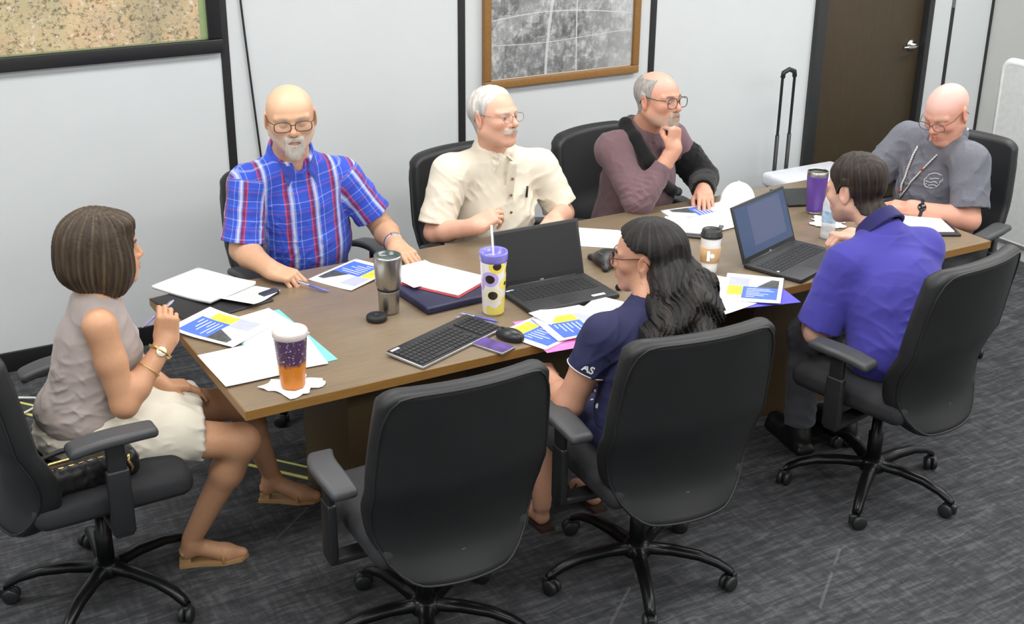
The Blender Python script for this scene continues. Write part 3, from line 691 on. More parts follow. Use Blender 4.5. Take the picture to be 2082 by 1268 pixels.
class Torso:
    def __init__(s, pel, chest, neck, SR, SL, wc=.17, dc=.115, wb=.165, db=.13, wp=.175, dp=.13, belly=.0):
        s.pel, s.chest, s.neck, s.SR, s.SL = [np.asarray(v, float) for v in (pel, chest, neck, SR, SL)]
        up = unit(s.neck-s.pel); lat = unit(s.SL-s.SR); lat = unit(lat-up*(lat@up)*.5); fw = unit(np.cross(lat, up))*1.0
        # fw: forward = up x ... left is +lat, forward = lat x up
        s.up = up; s.lat = lat; s.fw = fw; s.R = np.stack([lat, fw, np.cross(lat, fw)], 1)
        s.p = (wc, dc, wb, db, wp, dp, belly)
    def ops(s, F, g=0.0, sh=.062, k=.07, hips=True):
        wc, dc, wb, db, wp, dp, belly = s.p; R = s.R
        up1 = unit(s.chest-s.pel); up2 = unit(s.neck-s.chest)
        L = np.linalg.norm(s.chest-s.pel)
        F.ell(s.chest-up2*.01, (wc+g, dc+g, .175+g), 0, 'u', R)
        F.ell(s.pel+(s.chest-s.pel)*.52+s.fw*belly, (wb+g, db+g, .17+g), k, 'u', R)
        if hips: F.ell(s.pel+up1*.02, (wp+g, dp+g, .125+g), k, 'u', R)
        for S in (s.SR, s.SL):
            F.cone(s.neck-up2*.055, S-up2*.005, sh*.95+g, sh+g, k*.8)
        F.cone(s.neck-up2*.05, s.neck+up2*.002, .07+g*.6, .056+g*.5, .05)
    def loc(s, P): q = np.asarray(P)-s.chest; return q @ s.R
def sleeve(F, S, E, frac, r0=.070, r1=.068, k=.035, hollow=True):
    S, E = np.asarray(S, float), np.asarray(E, float); d = E-S; e = S+d*frac
    F.cone(S, S+d*min(.35, frac*.6), r0, (r0+r1)/2, k); F.fcone(S+d*.12, e, r0*.97, r1, .012, rnd=.004)
    if hollow: F.late = getattr(F, 'late', [])+[(e-unit(d)*.022, e+unit(d)*.02, r1-.015, r1-.012)]
def cut_openings(F):
    for a, b, ra, rb in getattr(F, 'late', []): F.fcone(a, b, ra, rb, .003, 's')
def collar(F, H, neck, up, fw, lat, r=.067, h=.042, open_=.5, thick=.0065, drop=.014, tilt=.25):
    """folded shirt collar: a ring round the neck, open at the front, higher behind"""
    neck = np.asarray(neck, float); ax = unit(np.asarray(up)-np.asarray(fw)*tilt*-1.0*0+np.asarray(fw)*tilt)
    a = neck-ax*.018; b = neck+ax*h
    G = Field()
    def fn(X, Y, Z):
        px, py, pz = X-a[0], Y-a[1], Z-a[2]
        hh = px*ax[0]+py*ax[1]+pz*ax[2]; fx = unit(fw-ax*(np.asarray(fw)@ax)); lx = np.cross(ax, fx)
        u = px*fx[0]+py*fx[1]+pz*fx[2]; v = px*lx[0]+py*lx[1]+pz*lx[2]
        t = np.clip(hh/(h+.018), 0, 1); rad = np.sqrt((u*.93)**2+v*v)
        d = np.abs(rad-(r+.012*(1-t)))-thick
        d = np.maximum(d, np.maximum(-hh, hh-(h+.018)+.012*np.clip(u/r, 0, 1)))
        ang = np.abs(np.arctan2(v, u)); return np.maximum(d, (open_*(.25+.75*t)-ang)*rad*.8)
    F.add(fn, np.minimum(a, b)-r-.04, np.maximum(a, b)+r+.04, .004)
def collar_points(parent, S, T, mat, spec=((.066, .016), (.056, -.072), (.010, -.012)), th=.003):
    """two folded collar points lying on the shirt front"""
    lo, hi = T.neck-.26, T.neck+.26; D, ax = S.eval(lo, hi, .006)
    def hit(a, u):
        best = T.neck+T.lat*a+T.up*u+T.fw*.08
        for s_ in np.arange(-.02, .24, .003):
            p = T.neck+T.lat*a+T.up*u+T.fw*s_; i = [int(round((p[j]-ax[j][0])/.006)) for j in range(3)]
            if all(0 <= i[j] < D.shape[j] for j in range(3)) and D[i[0], i[1], i[2]] < 0: best = p
        return best
    for q in (1, -1):
        n = 5; rows = []
        A, B, C = [np.array(x) for x in spec]
        for j in range(n+1):
            for i in range(n+1-j):
                w = (1-(i+j)/n, i/n, j/n); a, u = A*w[0]+B*w[1]+C*w[2]; rows.append(((i, j), hit(q*a, u)+T.fw*(.002+.003*w[0])))
        idx = {k: m for m, (k, _) in enumerate(rows)}; vs = [p+T.fw*th for _, p in rows]+[p-T.fw*.004 for _, p in rows]; N = len(rows); fs = []
        for j in range(n):
            for i in range(n-j):
                f = [(idx[(i, j)], idx[(i+1, j)], idx[(i, j+1)])]
                if i+j < n-1: f.append((idx[(i+1, j)], idx[(i+1, j+1)], idx[(i, j+1)]))
                for t_ in f: fs.append(t_ if q < 0 else t_[::-1]); fs.append(tuple(x+N for x in (t_[::-1] if q < 0 else t_)))
        rim = [idx[(i, 0)] for i in range(n+1)]+[idx[(n-j, j)] for j in range(1, n+1)]+[idx[(0, j)] for j in range(n-1, 0, -1)]
        for k in range(len(rim)): x, y = rim[k], rim[(k+1) % len(rim)]; fs.append((x, x+N, y+N, y) if q < 0 else (y, y+N, x+N, x))
        MB().add(vs, fs, 0, False).build('collar_point', mat, parent, True)
def legs(name, parent, mat, hips, knees, ankles, r=(.088, .062, .05), top=None, col=None, res=.009, hem=.0, amp=.006, seed=5):
    F = Field()
    for hp, kn, an in zip(hips, knees, ankles):
        hp, kn, an = map(np.asarray, (hp, kn, an)); F.cone(hp, kn, r[0], r[1]+.008, .04); F.cone(kn, kn+(an-kn)*.5, r[1]+.006, r[1], .03); F.fcone(kn+(an-kn)*.3, an, r[1], r[2]+.012, .02, rnd=.006)
    if top is not None: F.ell(top[0], top[1], .06, 'u', top[2])
    if amp: F.warp(folds_fn(amp, .09, seed))
    return sdf_mesh(name, [(F, None, None, res)], mat, parent, col)
def shoe(parent, ank, yaw, mat, L=.28, name='shoe', sole=None):
    a = math.radians(yaw); f = np.array((math.cos(a), math.sin(a), 0)); l = np.array((-f[1], f[0], 0)); ank = np.asarray(ank, float); o = np.array((ank[0], ank[1], 0.0))
    R = np.stack([f, l, (0, 0, 1)], 1); F = Field()
    F.ell(o+f*.13*L/.28+np.array((0, 0, .05)), (.085, .046, .042), 0, 'u', R); F.ell(o+f*.01+np.array((0, 0, .06)), (.075, .04, .055), .04, 'u', R)
    F.rbox(o+f*.065+np.array((0, 0, .02)), (L/2, .043, .02), .018, .02, 'u', R)
    F.cone(o+np.array((0, 0, .06)), o+np.array((0, 0, .11)), .042, .045, .03)
    return sdf_mesh(name, [(F, None, None, .007)], mat, parent)
def fabric(name, c, rough=.85, bump=.25, scale=700, var=.05, sheen=0.15, folds=0):
    t = NT(name); v = t.coord('Object'); n = t.noise(v, scale, 3); n2 = t.noise(v, 9, 3)
    a = srgb(*c); t.set(Base_Color=t.ramp(n2, [(.3, tuple(x*(1-var) for x in a[:3])+(1,)), (.7, tuple(min(1, x*(1+var)) for x in a[:3])+(1,))]), Roughness=rough)
    t.b.inputs['Sheen Weight'].default_value = sheen; t.b.inputs['Specular IOR Level'].default_value = .25; t.bump(n, bump, .001); return t.m
def body(parent, H, F, colfn, handboxes, extra=None, res=.006):
    """skin: fine chunks for head and hands, coarser for the rest"""
    hl, hh = H.C-.155, H.C+np.array((.155, .155, .15)); ch = [(F, hl, hh, .0028)]
    lo, hi = F.bounds(); zc = H.C[2]-.145
    for a, b in handboxes: ch.append((F, np.asarray(a), np.asarray(b), .0030))
    G = Field(); G.ops = list(F.ops)
    ch.append((G, lo-.02, np.array((hi[0]+.02, hi[1]+.02, max(zc+.012, max([0]+[b[2]+.02 for a, b in handboxes])))), res, [(hl, hh)]+[(np.asarray(a), np.asarray(b)) for a, b in handboxes]))
    return sdf_mesh('body', ch, M_skin, parent, colfn)
def hbox(pts, m=.025): return np.min(pts, 0)-m, np.max(pts, 0)+m
M_pen = plain('pen_blue_plastic', (112, 118, 196), .3); M_dkframe = plain('dark_spectacle_frame', (52, 48, 46), .35); M_gold = plain('gold_metal', (214, 184, 120), .25, .9); M_silver = plain('silver_metal', (196, 198, 202), .25, .9)
M_jean = fabric('dark_denim', (52, 56, 72)); M_slack = fabric('grey_trousers', (84, 85, 92)); M_blackshoe = plain('black_shoe_leather', (26, 25, 25), .4); M_brownshoe = plain('brown_shoe_leather', (70, 48, 32), .45)
def buttons(parent, pts, mat, nrm, r=.006):
    for p in pts:
        n = unit(nrm); M = Matrix.Translation(Vector(p)) @ Vector(n).to_track_quat('Z', 'Y').to_matrix().to_4x4(); MB().lathe([(.001, -.002), (r, -.002), (r, .0015), (r*.7, .002), (.001, .0018)], 10, M=M).build('button', mat, parent, True)
def watch(parent, wr, el, rad, mband, mface, up=(0, 0, 1), off=.035, name='wristwatch', fr=.017):
    wr, el = np.asarray(wr, float), np.asarray(el, float); n = unit(el-wr); c = wr+n*off; x = unit(np.cross(up, n)); y = np.cross(n, x)
    b = MB(); b.tube([tuple(c+(x*math.cos(a)+y*math.sin(a))*(rad+.003)) for a in np.linspace(0, 2*math.pi, 25)[:-1]], .0085, 6, closed=True, flat=.35)
    w = b.build(name, mband, parent, True)
    u = unit(y if y@np.asarray(up) > 0 else -y); M = Matrix.Translation(Vector(c+u*(rad+.002))) @ Vector(u).to_track_quat('Z', 'Y').to_matrix().to_4x4()
    MB().lathe([(.001, -.003), (fr, -.003), (fr, .002), (fr*.85, .0035), (.001, .0035)], 20, M=M).build('watch_face', mface, w, True); return w
def seat_legs(parent, mat, T, knee_z=.50, reach=.42, ank_back=.02, turn=0.0, spread=.11, shoes=None, r=(.088, .062, .05), seat=.585, name='trousers'):
    fw = unit(np.array((T.fw[0], T.fw[1], 0))); c, s_ = math.cos(turn), math.sin(turn); fw = np.array((fw[0]*c-fw[1]*s_, fw[0]*s_+fw[1]*c, 0)); lt = np.array((-fw[1], fw[0], 0))
    hips = [np.array((T.pel[0], T.pel[1], seat))+lt*.085*q for q in (-1, 1)]; kn = [np.array((T.pel[0], T.pel[1], knee_z))+fw*reach+lt*spread*q for q in (-1, 1)]
    an = [k+np.array((0, 0, .11-k[2]))-fw*ank_back for k in kn]
    o = legs(name, parent, mat, hips, kn, an, r, top=(np.array((T.pel[0], T.pel[1], seat+.02)), (.165, .13, .10), T.R))
    for a in an: shoe(parent, a, math.degrees(math.atan2(fw[1], fw[0])), shoes or M_blackshoe)
    return o
# ---------------------------------------------------------------- person in the plaid shirt
def person_plaid():
    P = empty('person', (1.78, 4.78, 0), 0, 'person in blue and red plaid short-sleeved shirt with white goatee, holding a pen', 'person')
    SR, SL = np.array((1.512, 4.63, 1.055)), np.array((1.915, 4.64, 1.025)); ER, EL = np.array((1.462, 4.60, .800)), np.array((2.068, 4.60, .790)); WR, WL = np.array((1.497, 4.375, .785)), np.array((2.030, 4.400, .785))
    neck = np.array((1.700, 4.64, 1.155)); pel = np.array((1.78, 4.80, .60)); ch = np.array((1.735, 4.68, .93))
    H = Head((1.655, 4.500, 1.330), -106, 4, 2, 1.05, 1.08, 1.10, 1.0, shut=1.0, neck=neck, nr=(.062, .068))
    T = Torso(pel, ch, neck, SR, SL, .19, .135, .195, .175, .19, .15, .025)
    F = H.F; T.ops(F, -.014); arm_ops(F, SR, ER, WR, (.056, .047), (.047, .051, .033)); arm_ops(F, SL, EL, WL, (.056, .047), (.047, .050, .033))
    t1 = hand(F, WR, (.55, -.80, -.12), (-.1, -.15, 1), 1, (.55, .6, .65, .7), .8, 1.08, .05, .6); t2 = hand(F, WL, (.12, -.9, -.12), (.1, -.1, 1), -1, (.22, .22, .25, .3), .3, 1.08)
    sk = lin(205, 160, 128)
    def scalp(q, c):
        m = sstep(-q[:, 0], -.02, .03)*sstep(-q[:, 2], -.075, -.03)*sstep(q[:, 2], -.08, -.05); c = mixc(c, lin(190, 178, 165), .55*m)
        return mixc(c, lin(226, 190, 160), .6*sstep(q[:, 2], .03, .07))
    body(P, H, F, H.colour(sk, .30, lin(168, 150, 135), None, lin(205, 196, 188), -.03, scalp), [hbox(t1+[WR]), hbox(t2+[WL])])
    H.eyes(P, (80, 95, 110), .2); H.glasses(P, M_dkframe, .027, .018, .0017, .034, -.004)
    B = Field(); B.ops = list(H.hops); H.cone((.078, 0, -.100), (.083, 0, -.113), .026, .023, .02, F=B); H.cone((.098, 0, -.049), (.090, .024, -.058), .007, .005, .006, F=B); H.cone((.098, 0, -.049), (.090, -.024, -.058), .007, .005, .006, F=B); H.cone((.092, .027, -.058), (.086, .022, -.10), .008, .012, .01, F=B); H.cone((.092, -.027, -.058), (.086, -.022, -.10), .008, .012, .01, F=B)
    def reg(x, y, z):
        low = np.maximum(-.080-z, 0)*0+(z+.078)*1.0                       # below the lip line
        rim = np.maximum(np.abs(y)-.034, np.maximum(.052-x, z+.046)); mouth = .0135-np.sqrt(((x-.10)*.25)**2+(y*.62)**2+((z+.067)*2.3)**2)
        return np.maximum(rim, mouth)
    H.hair('beard', reg, lambda x, y, z: .0045*np.clip(1-np.abs(y)/.09, .25, 1), lambda p: np.repeat(lin(196, 188, 180)[None], len(p), 0), P, M_beard, base=B, noise=.0012, res=.0032)
    # shirt
    S = Field(); T.ops(S, .012, .066); sleeve(S, SR, ER, .88, .072, .088); sleeve(S, SL, EL, .74, .072, .084); S.warp(folds_fn(.004, .15, 11)); S.warp(folds_fn(.006, .05, 12, ER+np.array((.06, 0, .10)), .10)); S.warp(folds_fn(.006, .06, 13, ch+np.array((-.10, -.1, -.14)), .14)); cut_openings(S); collar(S, H, neck-np.array((0, -.005, .012)), T.up, T.fw, T.lat, .079, .045, .55)
    # cut the neck opening (V)
    H2 = neck+T.fw*.03; S.cone(neck+T.up*.03-T.fw*.01, neck+T.up*.10-T.fw*.02, .070, .075, .004, 's'); S.cone(neck+T.fw*.085-T.up*.02, neck+T.fw*.09+T.up*.10, .020, .055, .006, 's')
    def puv(p):
        q = p-ch; out = np.stack([q @ T.lat, q @ T.up, p[:, 0]*0], 1)
        for Sh, E in ((SR, ER), (SL, EL)):
            d = unit(E-Sh); r = p-Sh; t = r @ d; rad = r-t[:, None]*d; side = np.sign((Sh-ch) @ T.lat); m = (t > -.02) & (np.linalg.norm(rad, axis=1) < .10) & (((p-Sh) @ T.lat)*side > -.045-.05*0)
            x = unit(np.cross(d, T.fw)); y = np.cross(d, x); a = np.arctan2(rad @ y, rad @ x); out[m, 0] = (a*.08)[m]; out[m, 1] = -t[m]
        return out
    t = NT('plaid_cotton'); a = t.node('ShaderNodeAttribute', attribute_name='puv'); sp = t.node('ShaderNodeSeparateXYZ'); t.link(a.outputs['Vector'], sp.inputs[0])
    def fr(o, per, off): return t.math('FRACT', t.math('ADD', t.math('DIVIDE', o, per), off))
    bl, db, rd, wh, lb, mr = srgb(48, 80, 198), srgb(38, 54, 146), srgb(214, 64, 48), srgb(206, 212, 232), srgb(132, 154, 222), srgb(126, 34, 50)
    wv = t.noise(t.coord('Object', (1, 1, 1)), 9, 2); uu = t.math('ADD', sp.outputs[0], t.math('MULTIPLY', wv, .012)); vv = t.math('ADD', sp.outputs[1], t.math('MULTIPLY', wv, .012))
    cu = t.ramp(fr(uu, .098, 13.2), [(0, bl), (.24, rd), (.29, mr), (.42, lb), (.47, wh), (.56, lb), (.63, bl), (.78, lb), (.81, bl)], 'CONSTANT')
    cv = t.ramp(fr(vv, .074, 13.0), [(0, bl), (.22, wh), (.27, bl), (.50, db), (.66, bl), (.72, rd), (.77, bl), (.9, lb), (.94, bl)], 'CONSTANT')
    n = t.noise(t.coord('Object'), 700, 2); t.set(Base_Color=t.mix(.26, cu, cv), Roughness=.85); t.b.inputs['Sheen Weight'].default_value = .1; t.bump(n, .2, .001)
    sdf_mesh('shirt', [(S, None, None, .005)], t.m, P, None, {'puv': puv})
    collar_points(P, S, T, fabric('blue_collar_cotton', (62, 78, 176)), ((.076, .008), (.062, -.090), (.016, -.022)))
    seat_legs(P, M_jean, T, reach=.44, r=(.10, .07, .055)); watch(P, WL, EL, .036, M_silver, M_silver, (0, -.3, 1), .03)
    return P, t1, WR, H
# ---------------------------------------------------------------- person in the cream shirt
def person_cream():
    P = empty('person', (2.60, 4.66, 0), 0, 'person in cream button shirt with white hair and moustache, turned right', 'person')
    SR, SL = np.array((2.385, 4.61, .985)), np.array((2.835, 4.63, .945)); ER, EL = np.array((2.285, 4.56, .750)), np.array((2.925, 4.56, .735)); WR, WL = np.array((2.375, 4.375, .815)), np.array((2.76, 4.37, .790))
    neck = np.array((2.610, 4.63, 1.065)); pel = np.array((2.61, 4.70, .58)); ch = np.array((2.61, 4.65, .86))
    H = Head((2.565, 4.555, 1.218), -72, -7, -2, 1.06, 1.0, 1.06, 1.04, neck=neck, nr=(.060, .066))
    T = Torso(pel, ch, neck, SR, SL, .185, .125, .185, .16, .185, .145, .02)
    F = H.F; T.ops(F, -.014); arm_ops(F, SR, ER, WR, (.052, .044), (.044, .046, .031)); arm_ops(F, SL, EL, WL, (.052, .044), (.044, .046, .031))
    t1 = hand(F, WR, (.80, -.15, .42), (-.45, -.55, .8), 1, (.55, .65, .7, .75), .6, 1.04, .06, .4); t2 = hand(F, WL, (-.6, -.5, -.08), (0, 0, 1), -1, (.3, .3, .35, .4), .4, 1.02)
    sk = lin(222, 172, 148)
    body(P, H, F, H.colour(sk, .38, lin(205, 190, 175)), [hbox(t1+[WR]), hbox(t2+[WL])])
    H.eyes(P, (90, 110, 130)); H.glasses(P, plain('thin_wire_frame', (150, 140, 130), .3, .8), .024, .017, .0011, .033, -.004, sq=2.4)
    hl = lambda x: np.interp(x, [-.13, -.055, -.035, -.018, .000, .018, .035, .06, .085, .11], [-.075, -.072, -.045, .022, .022, -.005, .055, .088, .10, .12])
    def hc(p):
        q = H.loc(p); c = np.repeat(lin(226, 222, 216)[None], len(p), 0); return mixc(c, lin(176, 172, 166), .8*sstep(-q[:, 2], -.045, .01))
    H.hair('hair', lambda x, y, z: (hl(x)-z+.006*np.sin(90*y)*np.sin(70*x+1))*.8, lambda x, y, z: .0005+.0085*np.clip((z-hl(x))/.045, 0, 1), hc, P, res=.003, noise=.0022)
    B = Field(); B.ops = list(H.hops)
    for q in (1, -1): H.cone((.101, 0, -.049), (.087, q*.029, -.064), .0070, .005, .005, F=B)
    H.hair('moustache', lambda x, y, z: np.maximum(np.maximum(np.abs(y)-.037, .070-x), np.maximum(z+.043, -.068-z)), .0018, lambda p: np.repeat(lin(206, 190, 176)[None], len(p), 0), P, M_beard, base=B, noise=.001, res=.0028)
    S = Field(); T.ops(S, .012, .066); sleeve(S, SR, ER, .90, .080, .085); sleeve(S, SL, EL, .86, .080, .084); S.warp(folds_fn(.004, .17, 24, None, None, [np.array((.6, .1, .75)), np.array((-.6, .1, .75))])); S.warp(folds_fn(.007, .10, 22, SR+np.array((.05, -.05, -.12)), .13, [np.array((.8, .1, .6))])); S.warp(folds_fn(.007, .10, 23, SL+np.array((-.05, -.05, -.13)), .13, [np.array((-.8, .1, .6))])); cut_openings(S); collar(S, H, neck-np.array((0, 0, .015)), T.up, T.fw, T.lat, .076, .046, .42)
    S.cone(neck+T.up*.03-T.fw*.01, neck+T.up*.10-T.fw*.02, .068, .072, .004, 's'); S.cone(neck+T.fw*.085-T.up*.005, neck+T.fw*.09+T.up*.10, .010, .045, .006, 's')
    # button placket and chest pocket
    S.rbox(ch+T.fw*.135+T.up*.02, (.017, .012, .17), .003, .003, 'u', T.R)
    Msh = fabric('cream_cotton', (226, 219, 202), var=.03); sh = sdf_mesh('shirt', [(S, None, None, .005)], Msh, P)
    collar_points(P, S, T, Msh)
    Mbt = plain('brown_button', (120, 104, 84), .4)
    D, ax = S.eval(ch-.3, ch+.3, .01)
    def front(a, u):                                                  # walk to the front surface of the shirt
        best = None
        for s_ in np.arange(.0, .30, .004):
            p = ch+T.lat*a+T.up*u+T.fw*s_; i = [int(round((p[j]-ax[j][0])/.01)) for j in range(3)]
            if D[i[0], i[1], i[2]] < 0: best = p
        return (best if best is not None else ch+T.fw*.16)+T.fw*.006
    buttons(P, [front(0, u) for u in (.12, .045, -.03, -.105)], Mbt, T.fw)
    pk = front(.095, .035); b = MB(); b.tube([tuple(pk+T.up*.03), tuple(pk-T.up*.02)], .005, 8); b.build('pocket_pen', plain('black_pen', (30, 30, 32), .3), P, True)
    seat_legs(P, M_slack, T, reach=.42)
    return P, t1
# ---------------------------------------------------------------- person with the arm sling
def person_sling():
    P = empty('person', (3.37, 4.66, 0), 0, 'person in mauve shirt with chin on fist and other arm in a black sling', 'person')
    SR, SL = np.array((3.215, 4.62, .975)), np.array((3.605, 4.70, .955)); ER, EL = np.array((3.235, 4.42, .775)), np.array((3.745, 4.62, .765)); WR, WL = np.array((3.395, 4.405, 1.000)), np.array((3.575, 4.40, .785))
    neck = np.array((3.400, 4.62, 1.055)); pel = np.array((3.36, 4.68, .58)); ch = np.array((3.395, 4.655, .85))
    H = Head((3.385, 4.525, 1.208), -76, -2, -2, 1.06, 1.0, 1.04, 1.03, shut=.5, neck=neck, nr=(.060, .066))
    T = Torso(pel, ch, neck, SR, SL, .175, .125, .175, .15, .18, .145, .02)
    F = H.F; T.ops(F, -.014); arm_ops(F, SR, ER, WR, (.052, .044), (.044, .046, .031)); arm_ops(F, SL, EL, WL, (.052, .044), (.044, .046, .031))
    t1 = hand(F, WR, (.12, .15, .9), (.30, -.95, .1), 1, (1.15, 1.25, 1.3, 1.3), .75, 1.04, .02, .5); t2 = hand(F, WL, (-.45, -.75, -.10), (0, -.1, 1), -1, (.22, .22, .25, .3), .3, 1.02)
    sk = lin(206, 152, 128)
    def scalp(q, c): return mixc(c, lin(212, 172, 160), .5*sstep(q[:, 2], .03, .07))
    body(P, H, F, H.colour(sk, .34, lin(120, 100, 90), None, lin(190, 170, 158), -.05, scalp), [hbox(t1+[WR]), hbox(t2+[WL])])
    H.eyes(P, (70, 80, 90), .2); H.glasses(P, M_dkframe, .028, .021, .0018, .035, -.004)
    hl = lambda x: np.interp(x, [-.13, -.055, -.035, -.018, .000, .018, .028, .04], [-.075, -.072, -.045, .018, .018, -.015, .06, .12])
    H.hair('hair', lambda x, y, z: np.maximum((hl(x)-z), (z-.085-.3*np.maximum(-x-.03, 0)))*.8, lambda x, y, z: .0005+.005*np.clip((z-hl(x))/.03, 0, 1), lambda p: np.repeat(lin(170, 164, 160)[None], len(p), 0), P, res=.0034, noise=.0015)
    B = Field(); B.ops = list(H.hops); pass
    for q in (1, -1): H.cone((.100, 0, -.049), (.086, q*.028, -.064), .007, .005, .005, F=B); H.cone((.088, q*.028, -.062), (.084, q*.02, -.1), .006, .01, .01, F=B)
    def reg(x, y, z):
        m = .0130-np.sqrt(((x-.10)*.25)**2+(y*.62)**2+((z+.067)*2.3)**2); return np.maximum(np.maximum(np.maximum(np.abs(y)-.031+.12*np.maximum(z+.075, 0), .066-x), z+.044), m)
    H.hair('goatee', reg, .0025, lambda p: np.repeat(lin(184, 168, 156)[None], len(p), 0), P, M_beard, base=B, noise=.001, res=.003)
    S = Field(); T.ops(S, .012, .064); sleeve(S, SR, ER, 1.0, .078, .064, hollow=False); S.cone(SR+(ER-SR)*.6, ER, .068, .060, .03); S.cone(ER, ER+(WR-ER)*.4, .060, .054, .03); S.fcone(ER+(WR-ER)*.2, ER+(WR-ER)*.72, .056, .046, .02, rnd=.004); sleeve(S, SL, EL, 1.0, .076, .062, hollow=False); S.cone(EL, EL+(WL-EL)*.5, .058, .05, .03)
    S.warp(folds_fn(.0045, .12, 31)); S.warp(folds_fn(.006, .06, 32, ER, .13, [np.array((.7, .2, .7)), np.array((-.3, .4, .9))])); cut_openings(S); collar(S, H, neck-np.array((0, 0, .015)), T.up, T.fw, T.lat, .074, .04, .5); S.cone(neck+T.up*.03-T.fw*.01, neck+T.up*.10-T.fw*.02, .066, .070, .004, 's')
    S.rbox(ch+T.fw*.135+T.up*.0, (.016, .014, .16), .003, .003, 'u', T.R)
    Mmv = fabric('mauve_cotton', (112, 88, 94), var=.06); sdf_mesh('shirt', [(S, None, None, .005)], Mmv, P); collar_points(P, S, T, Mmv)
    buttons(P, [ER+(WR-ER)*.68+np.array((.045, -.01, .0)), ch+T.fw*.155+T.up*.06, ch+T.fw*.158-T.up*.03], plain('pearl_button', (206, 200, 196), .3), T.fw)
    # sling: padded strap round the neck and a sleeve for the forearm
    Ms = fabric('black_sling_foam', (24, 24, 26), .95, .5, 300); G = Field()
    up, fw, lt = T.up, T.fw, T.lat
    st = [neck+lt*.075-fw*.075+up*.0, neck-fw*.098-up*.005, neck-lt*.085-fw*.055+up*.005, neck-lt*.105+fw*.03-up*.03, neck-lt*.085+fw*.125-up*.11, neck-lt*.04+fw*.165-up*.19, neck+lt*.06+fw*.175-up*.25, neck+lt*.16+fw*.13-up*.29]
    G.chain(st, [.022, .026, .030, .032, .032, .028, .022, .02], .015); G.cone(st[0], neck+lt*.10+fw*.02-up*.02, .022, .024, .015)
    sdf_mesh('sling_strap', [(G, None, None, .005)], Ms, P)
    G = Field(); G.cone(EL+unit(SL-EL)*.13, EL, .084, .076, .02); G.cone(EL, WL+unit(EL-WL)*.06, .074, .056, .02); G.fcone(WL+unit(EL-WL)*.10, WL+unit(EL-WL)*.015, .058, .052, .01, rnd=.005); G.fcone(WL+unit(EL-WL)*.04, WL-unit(EL-WL)*.02, .040, .042, 0, 's'); G.warp(folds_fn(.004, .06, 9))
    sdf_mesh('sling_sleeve', [(G, None, None, .005)], Ms, P)
    seat_legs(P, M_jean, T, reach=.42, turn=.1)
    return P
